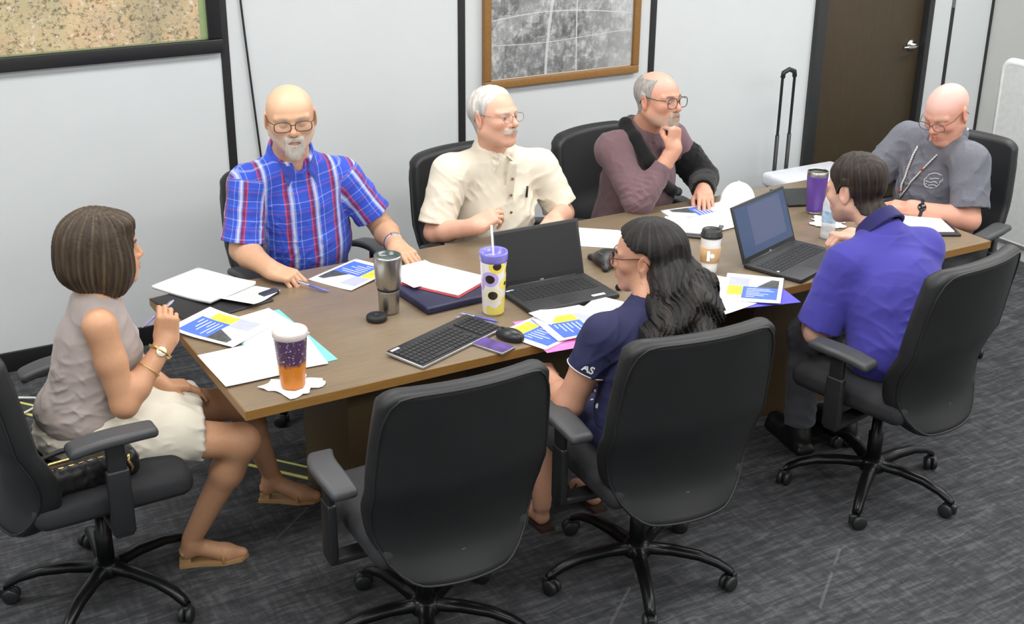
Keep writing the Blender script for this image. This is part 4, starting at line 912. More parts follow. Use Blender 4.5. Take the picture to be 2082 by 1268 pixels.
# ---------------------------------------------------------------- person in the grey polo
def person_grey():
    P = empty('person', (4.60, 3.97, 0), 0, 'person in grey polo with lanyard, looking down at the far end of the table', 'person')
    SR, SL = np.array((4.575, 4.145, .965)), np.array((4.475, 3.690, .985)); ER, EL = np.array((4.40, 4.19, .765)), np.array((4.425, 3.605, .745)); WR, WL = np.array((4.205, 4.05, .785)), np.array((4.235, 3.760, .785))
    neck = np.array((4.545, 3.905, 1.055)); pel = np.array((4.66, 3.985, .58)); ch = np.array((4.575, 3.935, .845))
    H = Head((4.475, 3.855, 1.168), -172, 24, 3, 1.08, 1.0, 1.04, 1.0, shut=1.0, neck=neck-np.array((0, 0, .02)), nr=(.060, .066))
    T = Torso(pel, ch, neck, SR, SL, .19, .13, .19, .165, .185, .15, .02)
    F = H.F; T.ops(F, -.014); arm_ops(F, SR, ER, WR, (.052, .044), (.044, .047, .031)); arm_ops(F, SL, EL, WL, (.052, .046), (.047, .050, .032))
    t1 = hand(F, WR, (-.7, -.55, -.05), (0, 0, 1), 1, (.3, .35, .4, .4), .4, 1.0); t2 = hand(F, WL, (-.45, .85, -.02), (-.2, 0, 1), -1, (.35, .38, .42, .45), .4, 1.02)
    sk = lin(218, 160, 138)
    def scalp(q, c): c = mixc(c, lin(232, 188, 180), .7*sstep(q[:, 2], .02, .07)); return mixc(c, lin(226, 204, 198), .5*sstep(-q[:, 0], .0, .05)*sstep(-q[:, 2], -.07, -.02))
    body(P, H, F, H.colour(sk, .42, lin(190, 165, 150), None, None, -.05, scalp), [hbox(t1+[WR]), hbox(t2+[WL])])
    H.eyes(P, (80, 90, 100), .35); H.glasses(P, plain('brown_spectacle_frame', (96, 74, 62), .35), .027, .018, .0016, .034, -.006)
    S = Field(); T.ops(S, .012, .066); sleeve(S, SR, ER, .84, .082, .086); sleeve(S, SL, EL, .82, .082, .088); S.warp(folds_fn(.005, .12, 41)); S.warp(folds_fn(.006, .08, 42, ch+T.fw*.12-T.up*.05, .16, [np.array((.2, .6, .8)), np.array((.2, -.6, .8))])); cut_openings(S); collar(S, H, neck-np.array((0, 0, .012)), T.up, T.fw, T.lat, .078, .034, .5)
    S.cone(neck+T.up*.03-T.fw*.01, neck+T.up*.10-T.fw*.02, .070, .074, .004, 's'); S.cone(neck+T.fw*.085-T.up*.01, neck+T.fw*.09+T.up*.10, .014, .05, .006, 's')
    t = NT('heather_grey_knit'); v = t.coord('Object', (1, 1, 4)); n = t.noise(v, 160, 4, .7); t.set(Base_Color=t.ramp(n, [(.3, srgb(92, 94, 104)), (.7, srgb(124, 126, 136))]), Roughness=.9); t.bump(n, .15, .001)
    sdf_mesh('polo_shirt', [(S, None, None, .005)], t.m, P)
    D, ax = S.eval(ch-.32, ch+.32, .008)
    def front(a, u, off=.009):
        best = ch+T.fw*.15
        for s_ in np.arange(.0, .31, .004):
            p = ch+T.lat*a+T.up*u+T.fw*s_; i = [int(round((p[j]-ax[j][0])/.008)) for j in range(3)]
            if all(0 <= i[j] < D.shape[j] for j in range(3)) and D[i[0], i[1], i[2]] < 0: best = p
        return best+T.fw*off
    # lanyard: striped band from behind the neck to a badge clip
    Ml = NT('striped_lanyard'); w = Ml.node('ShaderNodeTexWave', wave_type='BANDS', bands_direction='Z'); w.inputs['Scale'].default_value = 28; Ml.link(Ml.coord('Object'), w.inputs['Vector'])
    Ml.set(Base_Color=Ml.ramp(w.outputs['Fac'], [(0, srgb(225, 225, 222)), (.55, srgb(60, 62, 70)), (.8, srgb(210, 205, 200))], 'CONSTANT'), Roughness=.7); Ml = Ml.m
    L = MB(); A = [front(.085-.014*i, .185-.033*i) if i else neck+T.lat*.078+T.fw*.03-T.up*.005 for i in range(9)]; Bp = [front(-.068+.005*i, .185-.033*i) if i else neck-T.lat*.078+T.fw*.03-T.up*.005 for i in range(9)]
    pass
    L.tube([tuple(p) for p in A], .006, 6, flat=.4); L.tube([tuple(p) for p in Bp], .006, 6, flat=.4); L.tube([tuple(A[0]), tuple(neck-T.fw*.080+T.lat*.05+T.up*.01), tuple(neck-T.fw*.092+T.up*.01), tuple(neck-T.fw*.080-T.lat*.05+T.up*.01), tuple(Bp[0])], .006, 6, flat=.4)
    ln = L.build('lanyard', Ml, P, True)
    Mred = plain('red_bead', (190, 60, 56), .4)
    for p in (A[3], Bp[7], ): MB().lathe([(.001, -.004), (.006, -.004), (.006, .004), (.001, .004)], 10, M=Matrix.Translation(Vector(p+T.fw*.004)) @ Vector(T.fw).to_track_quat('Z', 'Y').to_matrix().to_4x4()).build('bead', Mred, ln, True)
    # chest emblem: white ring with a wave and bar
    c0 = front(.105, .045, .002); b = MB(); Lt, Up = T.lat, np.cross(T.fw, T.lat); Up = Up if Up[2] > 0 else -Up
    pts = []
    for k in range(22): a_ = 2*math.pi*k/22; pts.append(tuple(front(.105+.034*math.cos(a_), .045+.034*math.sin(a_), .0025)))
    b.tube(pts, .0028, 5, closed=True)
    for r0, hgt in ((-.006, .0), (.010, .0), (-.020, 0)): b.tube([tuple(front(.105+x, .045+r0+.004*math.sin(x*160), .0025)) for x in np.linspace(-.024, .024, 9)], .0026, 5)
    b.build('chest_emblem', plain('white_embroidery', (206, 208, 212), .8), P, True)
    seat_legs(P, M_slack, T, reach=.40); watch(P, WL, EL, .035, plain('black_watch_strap', (24, 24, 26), .5), plain('dark_watch_glass', (18, 18, 22), .15), (-.7, -.5, .6), .03, fr=.019)
    return P
def strands(H, amp=.003, n1=46, n2=83, zf=14, seed=1, bottom=None):
    def fn(D, X, Y, Z):
        m = np.nonzero(np.abs(D) < .02); x, y, z = X.ravel()[m[0]], Y.ravel()[m[1]], Z.ravel()[m[2]]
        q = H.loc(np.stack([x, y, z], 1)); a = np.arctan2(q[:, 1], q[:, 0]+.015)
        s = np.sin(a*n1+1.2*np.sin(q[:, 2]*zf+a*3)+seed)+.7*np.sin(a*n2+1.5*np.sin(q[:, 2]*zf*1.7+a*5))
        D[m] += (amp*.5*s).astype(np.float32); return D
    return fn
def hair_colour(H, c0, c1, c2, n=31):
    def fn(P):
        q = H.loc(P); a = np.arctan2(q[:, 1], q[:, 0]+.015); s = .5+.5*np.sin(a*n+2.2*np.sin(q[:, 2]*11+a*2))*np.sin(a*n*.37+1.3)
        c = mixc(np.repeat(np.asarray(c0)[None], len(P), 0), c1, s); return mixc(c, c2, .9*np.clip(s-.62, 0, 1)*2.5)
    return fn
# ---------------------------------------------------------------- person in the sleeveless top
def person_sleeveless():
    P = empty('person', (.65, 3.82, 0), 0, 'person with brown bob in taupe sleeveless top and cream skirt, raised hand holding pen', 'person')
    SR, SL = np.array((.710, 3.667, .981)), np.array((.750, 3.969, .981)); ER, EL = np.array((.747, 3.626, .726)), np.array((.835, 4.000, .730)); WR, WL = np.array((.908, 3.690, .875)), np.array((.925, 3.865, .650))
    neck = np.array((.750, 3.822, 1.040)); pel = np.array((.647, 3.822, .590)); ch = np.array((.720, 3.822, .849))
    H = Head((.781, 3.827, 1.167), -4, 2, 0, 1.02, .98, .93, .97, True, neck, (.047, .052))
    T = Torso(pel, ch, neck, SR, SL, .145, .112, .135, .112, .165, .135, .01)
    F = H.F; T.ops(F, -.010, .052, .06); arm_ops(F, SR, ER, WR, (.048, .040), (.040, .041, .026)); arm_ops(F, SL, EL, WL, (.046, .038), (.038, .040, .026))
    t1 = hand(F, WR, (.16, .03, .95), (-.25, -1, .05), 1, (.85, .95, 1.0, 1.0), .75, .93, .02, .6); t2 = hand(F, WL, (.95, .02, -.22), (.2, .0, .95), -1, (.30, .35, .4, .45), .4, .92)
    # legs
    kr, kl = np.array((1.115, 3.650, .495)), np.array((1.200, 3.920, .495)); ar, al = np.array((.950, 3.780, .100)), np.array((1.335, 4.050, .110))
    for hp, kn, an in ((np.array((.685, 3.745, .575)), kr, ar), (np.array((.685, 3.90, .575)), kl, al)):
        F.cone(hp, kn, .082, .055, .03); F.cone(kn, kn+(an-kn)*.3, .053, .052, .03); F.cone(kn+(an-kn)*.3, an, .052, .033, .03)
        f = unit(np.array((.85, -.25, 0)) if an is ar else np.array((.75, -.45, 0)))
        F.cone(an-np.array((0, 0, .03)), an+f*.11-np.array((0, 0, an[2]-.028)), .030, .030, .02); F.cone(an+f*.11-np.array((0, 0, an[2]-.028)), an+f*.165-np.array((0, 0, an[2]-.02)), .03, .018, .02); F.cone(an-f*.02-np.array((0, 0, an[2]-.05)), an-np.array((0, 0, .02)), .028, .03, .02)
    sk = lin(200, 150, 116)
    body(P, H, F, H.colour(sk, .25, lin(80, 60, 48), lin(176, 100, 92)), [hbox(t1+[WR]), hbox(t2+[WL])])
    H.eyes(P, (70, 55, 40))
    G = Field(); H.ell((-.022, 0, .018), (.122, .100, .112), F=G); H.ell((-.025, 0, -.055), (.118, .102, .085), .05, F=G); H.ell((.018, .060, -.055), (.052, .036, .085), .03, F=G); H.ell((.018, -.060, -.055), (.052, .036, .085), .03, F=G)
    H.ell((.055, -.015, .082), (.035, .05, .022), .03, F=G)
    H.ell((.152, 0, -.030), (.108, .082, .102), .012, 's', F=G); H.ell((.12, 0, -.14), (.10, .055, .10), .02, 's', F=G)
    H.ell((.0, 0, -.225), (.16, .14, .088), .01, 's', F=G); G.warp(strands(H, .0035, 40, 71, 9))
    sdf_mesh('hair', [(G, H.C-.17, H.C+.17, .0035)], M_hair, P, hair_colour(H, lin(64, 51, 40), lin(80, 66, 51), lin(108, 93, 74)))
    S = Field(); T.ops(S, .010, .05, .06, True) if 0 else None
    # top: torso without sleeves, mock neck
    wc, dc, wb, db, wp, dp, belly = T.p
    S.ell(ch, (wc+.012, dc+.012, .17), 0, 'u', T.R); S.ell(pel+(ch-pel)*.5+T.fw*.01, (wb+.016, db+.014, .16), .06, 'u', T.R); S.ell(pel+np.array((0, 0, .05)), (wp+.004, dp+.006, .10), .06, 'u', T.R)
    for q, s_ in ((-1, SR), (1, SL)): S.cone(neck-T.up*.05, neck-T.up*.03+(s_-neck)*.72+np.array((0, 0, .012)), .058, .050, .05); S.ell(ch+T.lat*q*.058+T.fw*.082+T.up*.01, (.06, .055, .06), .04, 'u', T.R)
    S.fcone(neck-T.up*.055, neck+unit(H.w((-.022, 0, -.055))-neck)*.035, .068, .056, .02, rnd=.004)
    S.warp(folds_fn(.003, .13, 51)); S.warp(folds_fn(.005, .075, 52, pel+np.array((-.03, -.1, .13)), .15, [np.array((.25, 0, 1.)), np.array((-.2, 0, 1.))]))
    sdf_mesh('sleeveless_top', [(S, None, None, .0045)], fabric('taupe_jersey', (168, 156, 152), .7, .12, 900, .04), P)
    K = Field(); K.ell(pel+np.array((.0, 0, -.01)), (.15, .178, .105), 0); K.fcone(pel+np.array((.02, -.075, -.005)), pel+(kr-pel)*.74+np.array((0, .0, .012)), .108, .088, .07, rnd=.01); K.fcone(pel+np.array((.02, .075, -.005)), pel+(kl-pel)*.70+np.array((0, 0, .012)), .108, .087, .07, rnd=.01); K.cone(pel+np.array((.02, 0, .0)), pel+(.5*(kr+kl)-pel)*.5, .11, .09, .07)
    K.warp(folds_fn(.006, .09, 53)); sdf_mesh('skirt', [(K, None, None, .006)], fabric('cream_linen', (222, 216, 200), .9, .3, 500, .03), P)
    watch(P, WR, ER, .031, M_gold, plain('watch_dial', (236, 228, 208), .2, .4), (-.3, -1, .2), .036, fr=.016)
    n = unit(ER-WR); c = WR+n*.10; x = unit(np.cross((0, 0, 1), n)); y = np.cross(n, x)
    MB().tube([tuple(c+(x*math.cos(a)+y*math.sin(a))*.040) for a in np.linspace(0, 2*math.pi, 25)[:-1]], .0018, 6, closed=True).build('bracelet', M_gold, P, True)
    for an, f in ((ar, (.85, -.25)), (al, (.75, -.45))):
        f = unit(np.array((f[0], f[1], 0))); l = np.array((-f[1], f[0], 0)); b = MB(); o = np.array((an[0], an[1], 0))
        M = frame(f, l, (0, 0, 1), o); sole = [(-.05, -.028), (.03, -.03), (.10, -.042), (.16, -.03), (.185, 0), (.16, .03), (.10, .042), (.03, .03), (-.05, .028)]
        b.prism(sole, .0, .012, 0, M); b.box((-.045, -.02, .012), (-.01, .02, .03), 0, M)
        b.tube([tuple(o+f*.10+l*.042+np.array((0, 0, .01))), tuple(o+f*.095+l*.022+np.array((0, 0, .052))), tuple(o+f*.095-l*.022+np.array((0, 0, .052))), tuple(o+f*.10-l*.042+np.array((0, 0, .01)))], .006, 6); b.tube([tuple(o-f*.035+l*.03+np.array((0, 0, .05))), tuple(o-f*.045+np.array((0, 0, .06))), tuple(o-f*.035-l*.03+np.array((0, 0, .05)))], .004, 6)
        b.build('sandal', plain('tan_sandal', (176, 140, 96), .5), P, True)
    return P, t1, WR
# ---------------------------------------------------------------- person with long black hair
def person_longhair():
    P = empty('person', (2.25, 2.97, 0), 0, 'person with long black hair and glasses in a navy printed top, seen from behind', 'person')
    SL, SR = np.array((2.105, 3.03, .905)), np.array((2.430, 2.985, .905)); EL, ER = np.array((2.012, 3.075, .665)), np.array((2.515, 3.10, .70)); WL, WR = np.array((2.065, 3.30, .655)), np.array((2.485, 3.33, .785))
    neck = np.array((2.295, 3.045, .975)); pel = np.array((2.25, 2.97, .57)); ch = np.array((2.265, 2.995, .785))
    H = Head((2.325, 3.125, 1.098), 131, 5, 0, 1.02, .97, .95, .98, True, neck, (.047, .052))
    T = Torso(pel, ch, neck, SR, SL, .15, .115, .15, .125, .17, .14, .01)
    F = H.F; T.ops(F, -.010, .054, .06); arm_ops(F, SL, EL, WL, (.053, .046), (.045, .044, .028)); arm_ops(F, SR, ER, WR, (.052, .044), (.044, .043, .028))
    t2 = hand(F, WL, (.35, .85, .0), (0, 0, 1), -1, (.35, .4, .4, .45), .4, .92); t1 = hand(F, WR, (-.3, .9, -.08), (0, 0, 1), 1, (.3, .3, .35, .4), .4, .92)
    kl, kr = np.array((2.13, 3.42, .50)), np.array((2.36, 3.42, .50)); al, ar = np.array((2.12, 3.40, .09)), np.array((2.36, 3.42, .09))
    for kn, an in ((kl, al), (kr, ar)): F.cone(kn, kn+(an-kn)*.35, .05, .05, .03); F.cone(kn+(an-kn)*.35, an, .05, .034, .02); F.cone(an-np.array((0, 0, .05)), an+np.array((0, .12, -.06)), .03, .028, .02)
    sk = lin(198, 148, 122)
    body(P, H, F, H.colour(sk, .32, lin(40, 32, 30), lin(180, 96, 92)), [hbox(t1+[WR]), hbox(t2+[WL])], res=.007)
    H.eyes(P, (50, 38, 30)); H.glasses(P, plain('tortoise_frame', (84, 42, 36), .35), .028, .021, .002, .035, -.004)
    # hair: cap on the skull, tucked behind the ears, falling in waves down the back
    G = Field(); G.ops = [o for o in H.F.ops[:2]]
    hl = lambda x: np.interp(x, [-.13, -.045, -.036, .010, .040, .075, .105], [-.30, -.30, .02, .032, .052, .088, .11])
    def cap(D, X, Y, Z):
        p = [X-H.C[0], Y-H.C[1], Z-H.C[2]]; q = [(p[0]*H.R[0, i]+p[1]*H.R[1, i]+p[2]*H.R[2, i])/H.sc for i in range(3)]
        return np.maximum(D-.016, (hl(q[0])-q[2])*.75)
    G.warp(cap)
    hw = lambda a, b, c: H.w((a, b, c))
    G.cone(hw(-.050, 0, .02), hw(-.078, 0, -.09), .080, .080, .04)
    for q in (1, -1): G.ell(hw(.0, q*.088, -.006), (.036, .028, .042), .01, 's', H.R)
    endsL = [(2.130, 2.935, .70), (2.180, 2.895, .66), (2.25, 2.875, .78), (2.31, 2.87, .84), (2.37, 2.87, .88), (2.425, 2.90, .90), (2.46, 2.95, .915)]
    for i, e in enumerate(endsL):
        y = .065-.022*i; a = hw(-.075, y, -.05); m = a*.5+np.array(e)*.5+np.array((0, -.05, .03)); e = np.array(e); G.cone(a, m, .050, .044, .03); G.cone(m, e+np.array((0, 0, .04)), .044, .034, .03); G.cone(e+np.array((0, 0, .04)), e, .034, .014, .02)
    rg = np.random.RandomState(4)
    def wav(D, X, Y, Z):
        m = np.nonzero(np.abs(D) < .03); x, y, z = X.ravel()[m[0]], Y.ravel()[m[1]], Z.ravel()[m[2]]
        q = H.loc(np.stack([x, y, z], 1)); below = sstep(-q[:, 2], -.05, .10); s = x*.96-y*.3
        w = .010*below*np.sin(z*70+3*np.sin(s*22)); d = np.sin((s+w)*330+2.2*np.sin(z*38+s*9))+.6*np.sin((s+w)*610+1.5*np.sin(z*55))
        a = np.arctan2(q[:, 1], q[:, 0]+.02); d2 = np.sin(a*40+q[:, 2]*6)
        D[m] += (.0032*(below*d+(1-below)*d2*.4)+.006*below*np.sin(z*62+2.5*np.sin(s*30))).astype(np.float32); return D
    G.warp(wav); lo = np.minimum(H.C-.16, (2.06, 2.78, .60)); hi = np.maximum(H.C+.16, (2.52, 3.2, 1.2))
    sdf_mesh('hair', [(G, lo, hi, .004)], M_hair, P, hair_colour(H, lin(24, 21, 21), lin(36, 32, 31), lin(62, 56, 54), 25))
    S = Field(); T.ops(S, .010, .056, .06); sleeve(S, SL, EL, .50, .062, .067); sleeve(S, SR, ER, .5, .062, .067); S.warp(folds_fn(.004, .12, 61)); cut_openings(S); S.cone(neck+T.up*.01, neck+T.up*.10, .060, .07, .004, 's')
    t = NT('navy_print_jersey'); v = t.coord('Object'); vo = t.node('ShaderNodeTexVoronoi'); vo.inputs['Scale'].default_value = 26; t.link(v, vo.inputs['Vector']); sx = t.node('ShaderNodeSeparateXYZ'); t.link(v, sx.inputs[0])
    spots = t.math('MULTIPLY', t.math('LESS_THAN', vo.outputs['Distance'], .27), t.math('LESS_THAN', sx.outputs[2], .715)); nz = t.math('GREATER_THAN', t.noise(v, 60, 2), .52)
    t.set(Base_Color=t.mix(t.math('MULTIPLY', spots, nz), srgb(34, 36, 74), srgb(214, 216, 224)), Roughness=.85); t.bump(t.noise(v, 700, 3), .2, .001); Mn = t.m
    sdf_mesh('printed_top', [(S, None, None, .005)], Mn, P)
    d = unit(EL-SL); e = SL+(EL-SL)*.50; x = unit(np.cross((0, 0, 1), d)); y = np.cross(d, x)
    MB().tube([tuple(e-d*.002+(x*math.cos(a)+y*math.sin(a))*.0665) for a in np.linspace(0, 2*math.pi, 30)[:-1]], .0022, 5, closed=True).build('sleeve_hem', plain('white_trim', (214, 214, 216), .8), P, True)
    # lettering printed on the sleeve
    c_ = e-d*.026; view = unit(np.array((-.55, -.83, .25))); n = unit(view-d*(view@d)); r_ = unit(np.cross(d, n))*-1.0
    tc = bpy.data.curves.new('sleeve_lettering', 'FONT'); tc.body = 'AS'; tc.size = .034; tc.extrude = .0008; tc.align_x = 'CENTER'; tc.align_y = 'CENTER'; tc.offset = .001
    to = bpy.data.objects.new('tmp', tc); COL.objects.link(to); bpy.context.view_layer.update(); me = bpy.data.meshes.new_from_object(to.evaluated_get(bpy.context.evaluated_depsgraph_get())); bpy.data.objects.remove(to)
    up_ = -d; rt = unit(np.cross(up_, n)); Mx = frame(rt, up_, n, c_); rad = .0675
    for vv in me.vertices:
        ang = vv.co.x/rad; p = c_+up_*vv.co.y+(n*math.cos(ang)+rt*math.sin(ang))*(rad+.001+vv.co.z); vv.co = Vector(p)
    link_mesh('sleeve_lettering', me, plain('white_print', (214, 214, 216), .8), P, world=True)
    K = Field(); K.ell(pel+np.array((0, 0, -.01)), (.178, .15, .10), 0); K.cone(pel+np.array((-.08, .03, -.01)), kl+np.array((0, 0, 0)), .095, .066, .06); K.cone(pel+np.array((.08, .03, -.01)), kr, .095, .066, .06); K.warp(folds_fn(.005, .09, 63)); sdf_mesh('skirt', [(K, None, None, .008)], Mn, P)
    for an in (al, ar):
        b = MB(); M = frame((0, 1, 0), (-1, 0, 0), (0, 0, 1), (an[0], an[1], 0)); b.prism([(-.05, -.028), (.03, -.03), (.10, -.042), (.155, -.025), (.165, 0), (.155, .025), (.10, .042), (.03, .03), (-.05, .028)], 0, .014, 0, M); b.tube([(an[0]-.04, an[1]+.09, .012), (an[0]-.02, an[1]+.09, .05), (an[0]+.02, an[1]+.09, .05), (an[0]+.04, an[1]+.09, .012)], .007, 6); b.build('sandal', plain('dark_sandal', (60, 44, 38), .5), P, True)
    return P
# ---------------------------------------------------------------- person in the blue polo
def person_blue():
    P = empty('person', (3.36, 3.02, 0), 0, 'person in royal blue polo with short brown hair, leaning towards a laptop', 'person')
    SL, SR = np.array((3.245, 3.150, .895)), np.array((3.560, 3.090, .925)); EL, ER = np.array((3.165, 3.185, .630)), np.array((3.660, 3.30, .735)); WL, WR = np.array((3.30, 3.345, .60)), np.array((3.615, 3.495, .835))
    neck = np.array((3.420, 3.180, 1.000)); pel = np.array((3.37, 2.965, .575)); ch = np.array((3.400, 3.060, .810))
    H = Head((3.405, 3.305, 1.118), 101, 12, 0, 1.08, .98, 1.0, 1.0, neck=neck, nr=(.056, .063))
    T = Torso(pel, ch, neck, SR, SL, .185, .135, .175, .145, .18, .145, .0)
    F = H.F; T.ops(F, -.014); arm_ops(F, SL, EL, WL, (.052, .044), (.044, .046, .031)); arm_ops(F, SR, ER, WR, (.052, .044), (.044, .046, .030))
    t1 = hand(F, WR, (-.85, .15, .12), (-.25, .1, 1), 1, (.75, .8, .85, .9), .8, .98, .03, .6); t2 = hand(F, WL, (.6, .75, -.1), (0, 0, 1), -1, (.3, .3, .35, .4), .4, 1)
    sk = lin(220, 174, 152)
    body(P, H, F, H.colour(sk, .25, lin(60, 48, 40), None, lin(150, 122, 108), -.05), [hbox(t1+[WR]), hbox(t2+[WL])])
    H.eyes(P, (80, 70, 60))
    hl = lambda x: np.interp(x, [-.13, -.060, -.036, -.030, .004, .014, .026, .036, .055, .075, .11], [-.085, -.080, -.045, .022, .022, -.006, -.002, .032, .052, .076, .09])
    H.hair('hair', lambda x, y, z: (hl(x)-z)*.8, lambda x, y, z: .007+.011*np.clip((z-.02)/.06, 0, 1)*np.clip((.085-x)/.06, .15, 1), hair_colour(H, lin(40, 31, 26), lin(52, 42, 35), lin(74, 60, 49), 30), P, res=.0034, noise=.003)
    S = Field(); T.ops(S, .012, .068); sleeve(S, SL, EL, .92, .084, .092); sleeve(S, SR, ER, .85, .072, .078)
    S.warp(folds_fn(.004, .20, 71, None, None, [np.array((.6, .3, .7)), np.array((-.4, .5, .7))])); S.warp(folds_fn(.006, .09, 72, SL+(EL-SL)*.32, .10, [np.array((.3, .2, .9)), np.array((-.5, .2, .8))])); S.warp(folds_fn(.006, .09, 73, pel+np.array((-.1, -.08, .16)), .13, [np.array((.3, .0, .95))])); cut_openings(S); S.cone(neck+T.up*.02, neck+T.up*.10, .066, .072, .004, 's')
    Mb = fabric('royal_blue_knit', (66, 62, 152), .75, .15, 900, .04, .1); sdf_mesh('polo_shirt', [(S, None, None, .005)], Mb, P)
    Cn = Field(); cu = unit(H.w((-.022, 0, -.055))-neck); collar(Cn, H, neck-cu*.004, cu, unit(T.fw-cu*(T.fw@cu)), T.lat, .076, .040, .45, .006, .014, .0); sdf_mesh('collar', [(Cn, None, None, .004)], fabric('navy_collar_knit', (40, 38, 92), .8), P)
    seat_legs(P, M_slack, T, reach=.44, turn=.05)
    return P, t1
# ---------------------------------------------------------------- build everybody
PL, plaid_tips, plaid_wr, plaid_head = person_plaid()
PC, cream_tips = person_cream()
person_sling()
person_grey()
PS, sl_tips, sl_wr = person_sleeveless()
person_longhair()
PB, blue_tips = person_blue()
# ================================================================ papers, cups and devices on the table
M_paper = plain('white_paper', (246, 247, 248), .7, var=.01); M_pblue = plain('print_blue', (76, 112, 226), .55, var=.05); M_pyel = plain('print_yellow', (238, 226, 70), .55, var=.05); M_plav = plain('print_lavender', (176, 180, 228), .55, var=.05)
M_pgrey = plain('print_photo_dark', (74, 78, 78), .5, var=.5, scale=60); M_pcream = plain('print_photo_light', (222, 216, 200), .5, var=.1, scale=60); M_ptxt = plain('print_white_text', (236, 240, 250), .6)
def papermesh(w, h, th, lift, n=10):
    m = MB(); N = n+1; vs = []
    for s_ in (0, 1):
        for j in range(N):
            for i in range(N):
                u, v = i/n-.5, j/n-.5; vs.append((u*w, v*h, lift(u, v)+(th if s_ == 0 else 0)))
    fs = []
    for j in range(n):
        for i in range(n): a = j*N+i; fs.append((a, a+1, a+N+1, a+N)); b = N*N+a; fs.append((b, b+N, b+N+1, b+1))
    for i in range(n):
        for a, b in ((i, i+1), (n*N+i+1, n*N+i), ((i+1)*N, i*N), (i*N+n, (i+1)*N+n)): fs.append((b, a, N*N+a, N*N+b))
    m.add(vs, fs, 0, True); return m
def sheet(name, x, y, up, label, z=0.0, w=.216, h=.279, th=.0012, mat=None, curl=0.0, cx=(0, 0), cover=False, cat='paper', group='papers on the table', seed=0):
    """up = world angle in degrees of the sheet's own upper edge direction"""
    cx = np.array(cx, float)
    cx = cx/max(1e-6, abs(cx).sum()); lift = lambda u, v: curl*max(0, (u*cx[0]+v*cx[1])*2)**2+.0006*math.sin(5*u+seed)*math.cos(4*v)
    o = papermesh(w, h, th, lift).build(name, mat or M_paper); o.location = (x, y, TZ+.0008+z); o.rotation_euler = (0, 0, math.radians(up-90)); tag(o, label, cat, group)
    if cover:
        def poly(P, mi, m, dz=.0006):
            # quad patch, follows the sheet's bend
            a, b, c, d = [np.array(p) for p in P]; n = 6; vs, fs = [], []
            for j in range(n+1):
                for i in range(n+1):
                    s_, t_ = i/n, j/n; p = (a*(1-s_)+b*s_)*(1-t_)+(d*(1-s_)+c*s_)*t_; vs.append(((p[0]-.5)*w, (p[1]-.5)*h, lift(p[0]-.5, p[1]-.5)+th+dz))
            for j in range(n):
                for i in range(n): q = j*(n+1)+i; fs.append((q, q+1, q+n+2, q+n+1))
            m.add(vs, fs, mi)
        m = MB()
        poly([(.07, .54), (.42, .54), (.42, .86), (.07, .86)], 2, m); poly([(.42, .54), (.93, .54), (.93, .86), (.42, .86)], 4, m); poly([(.56, .54), (.93, .54), (.93, .86), (.80, .86)], 3, m, .0009)
        poly([(.07, .20), (.33, .20), (.33, .54), (.07, .54)], 1, m); poly([(.33, .10), (.93, .10), (.93, .54), (.33, .54)], 0, m)
        for k, (a, b) in enumerate(((.40, .80), (.40, .86), (.40, .62), (.40, .78), (.40, .70), (.40, .55))): poly([(a, .46-.06*k), (b, .46-.06*k), (b, .475-.06*k), (a, .475-.06*k)], 5, m, .0011)
        poly([(.14, .33), (.26, .33), (.26, .41), (.14, .41)], 6, m, .0010)
        m.build('cover_print', [M_pblue, M_pyel, M_plav, M_pgrey, M_pcream, M_ptxt, plain('print_gold', (226, 190, 60), .5)], o)
    return o
def slab(name, x, y, up, label, w, h, t_, z, mat, cat, bevel=.004, group=None):
    o = MB().box((-w/2, -h/2, 0), (w/2, h/2, t_), bevel=bevel).build(name, mat); o.location = (x, y, TZ+.0008+z); o.rotation_euler = (0, 0, math.radians(up-90)); return tag(o, label, cat, group)
M_folio = plain('black_folio_vinyl', (30, 31, 34), .5); M_navy = plain('navy_folio_vinyl', (32, 34, 66), .45, bump=.2); M_pink = plain('pink_folder_card', (240, 128, 196), .6); M_teal = plain('teal_folder_card', (120, 214, 206), .6); M_redc = plain('red_folder_card', (172, 52, 56), .6); M_bluec = plain('blue_folder_card', (92, 86, 206), .6)
# --- left end, by the person in the sleeveless top
slab('padfolio', 1.235, 4.285, 102, 'open black padfolio under papers at the left end of the table', .34, .30, .008, 0, M_folio, 'padfolio')
sheet('paper_stack', 1.245, 4.405, 117, 'thick stack of blank white sheets on the black padfolio', .010, .235, .30, .012, curl=.008, cx=(0, -1))
sheet('form', 1.345, 4.270, 128, 'printed form with a red stamp beside the black padfolio', .010, .18, .215, .0012, curl=.012, cx=(-1, 0))
fm = bpy.data.objects['form']; b = MB(); b.box((.02, .02, .0032), (.06, .055, .0036), 0); b.build('red_stamp', plain('stamp_red', (214, 96, 96), .6), fm); b = MB()
for k in range(7): b.box((-.07, -.085+.012*k, .0032), (.03, -.081+.012*k, .0036))
b.build('green_rows', plain('form_green', (196, 214, 190), .6), fm)
slab('pen_case', 1.435, 4.235, 20, 'short dark blue pen case at the padfolio corner', .035, .075, .018, .0, plain('dark_blue_case', (40, 46, 66), .5), 'case')
slab('folder', 1.315, 3.835, 92, 'teal card folder under white sheets at the left end', .225, .50, .0015, 0, M_teal, 'folder', .0005)
sheet('paper', 1.305, 3.950, 100, 'blank white sheet on the upper half of the teal folder', .0024, curl=.004, cx=(1, 1)); sheet('paper', 1.300, 3.715, 84, 'blank white sheet with one corner at the cup, on the teal folder', .0026, curl=.002, cx=(1, -1), seed=2)
sheet('paper', 1.150, 3.695, 91, 'blank white sheet at the left table edge below the booklet', .0046, curl=.003, cx=(-1, -1), seed=3)
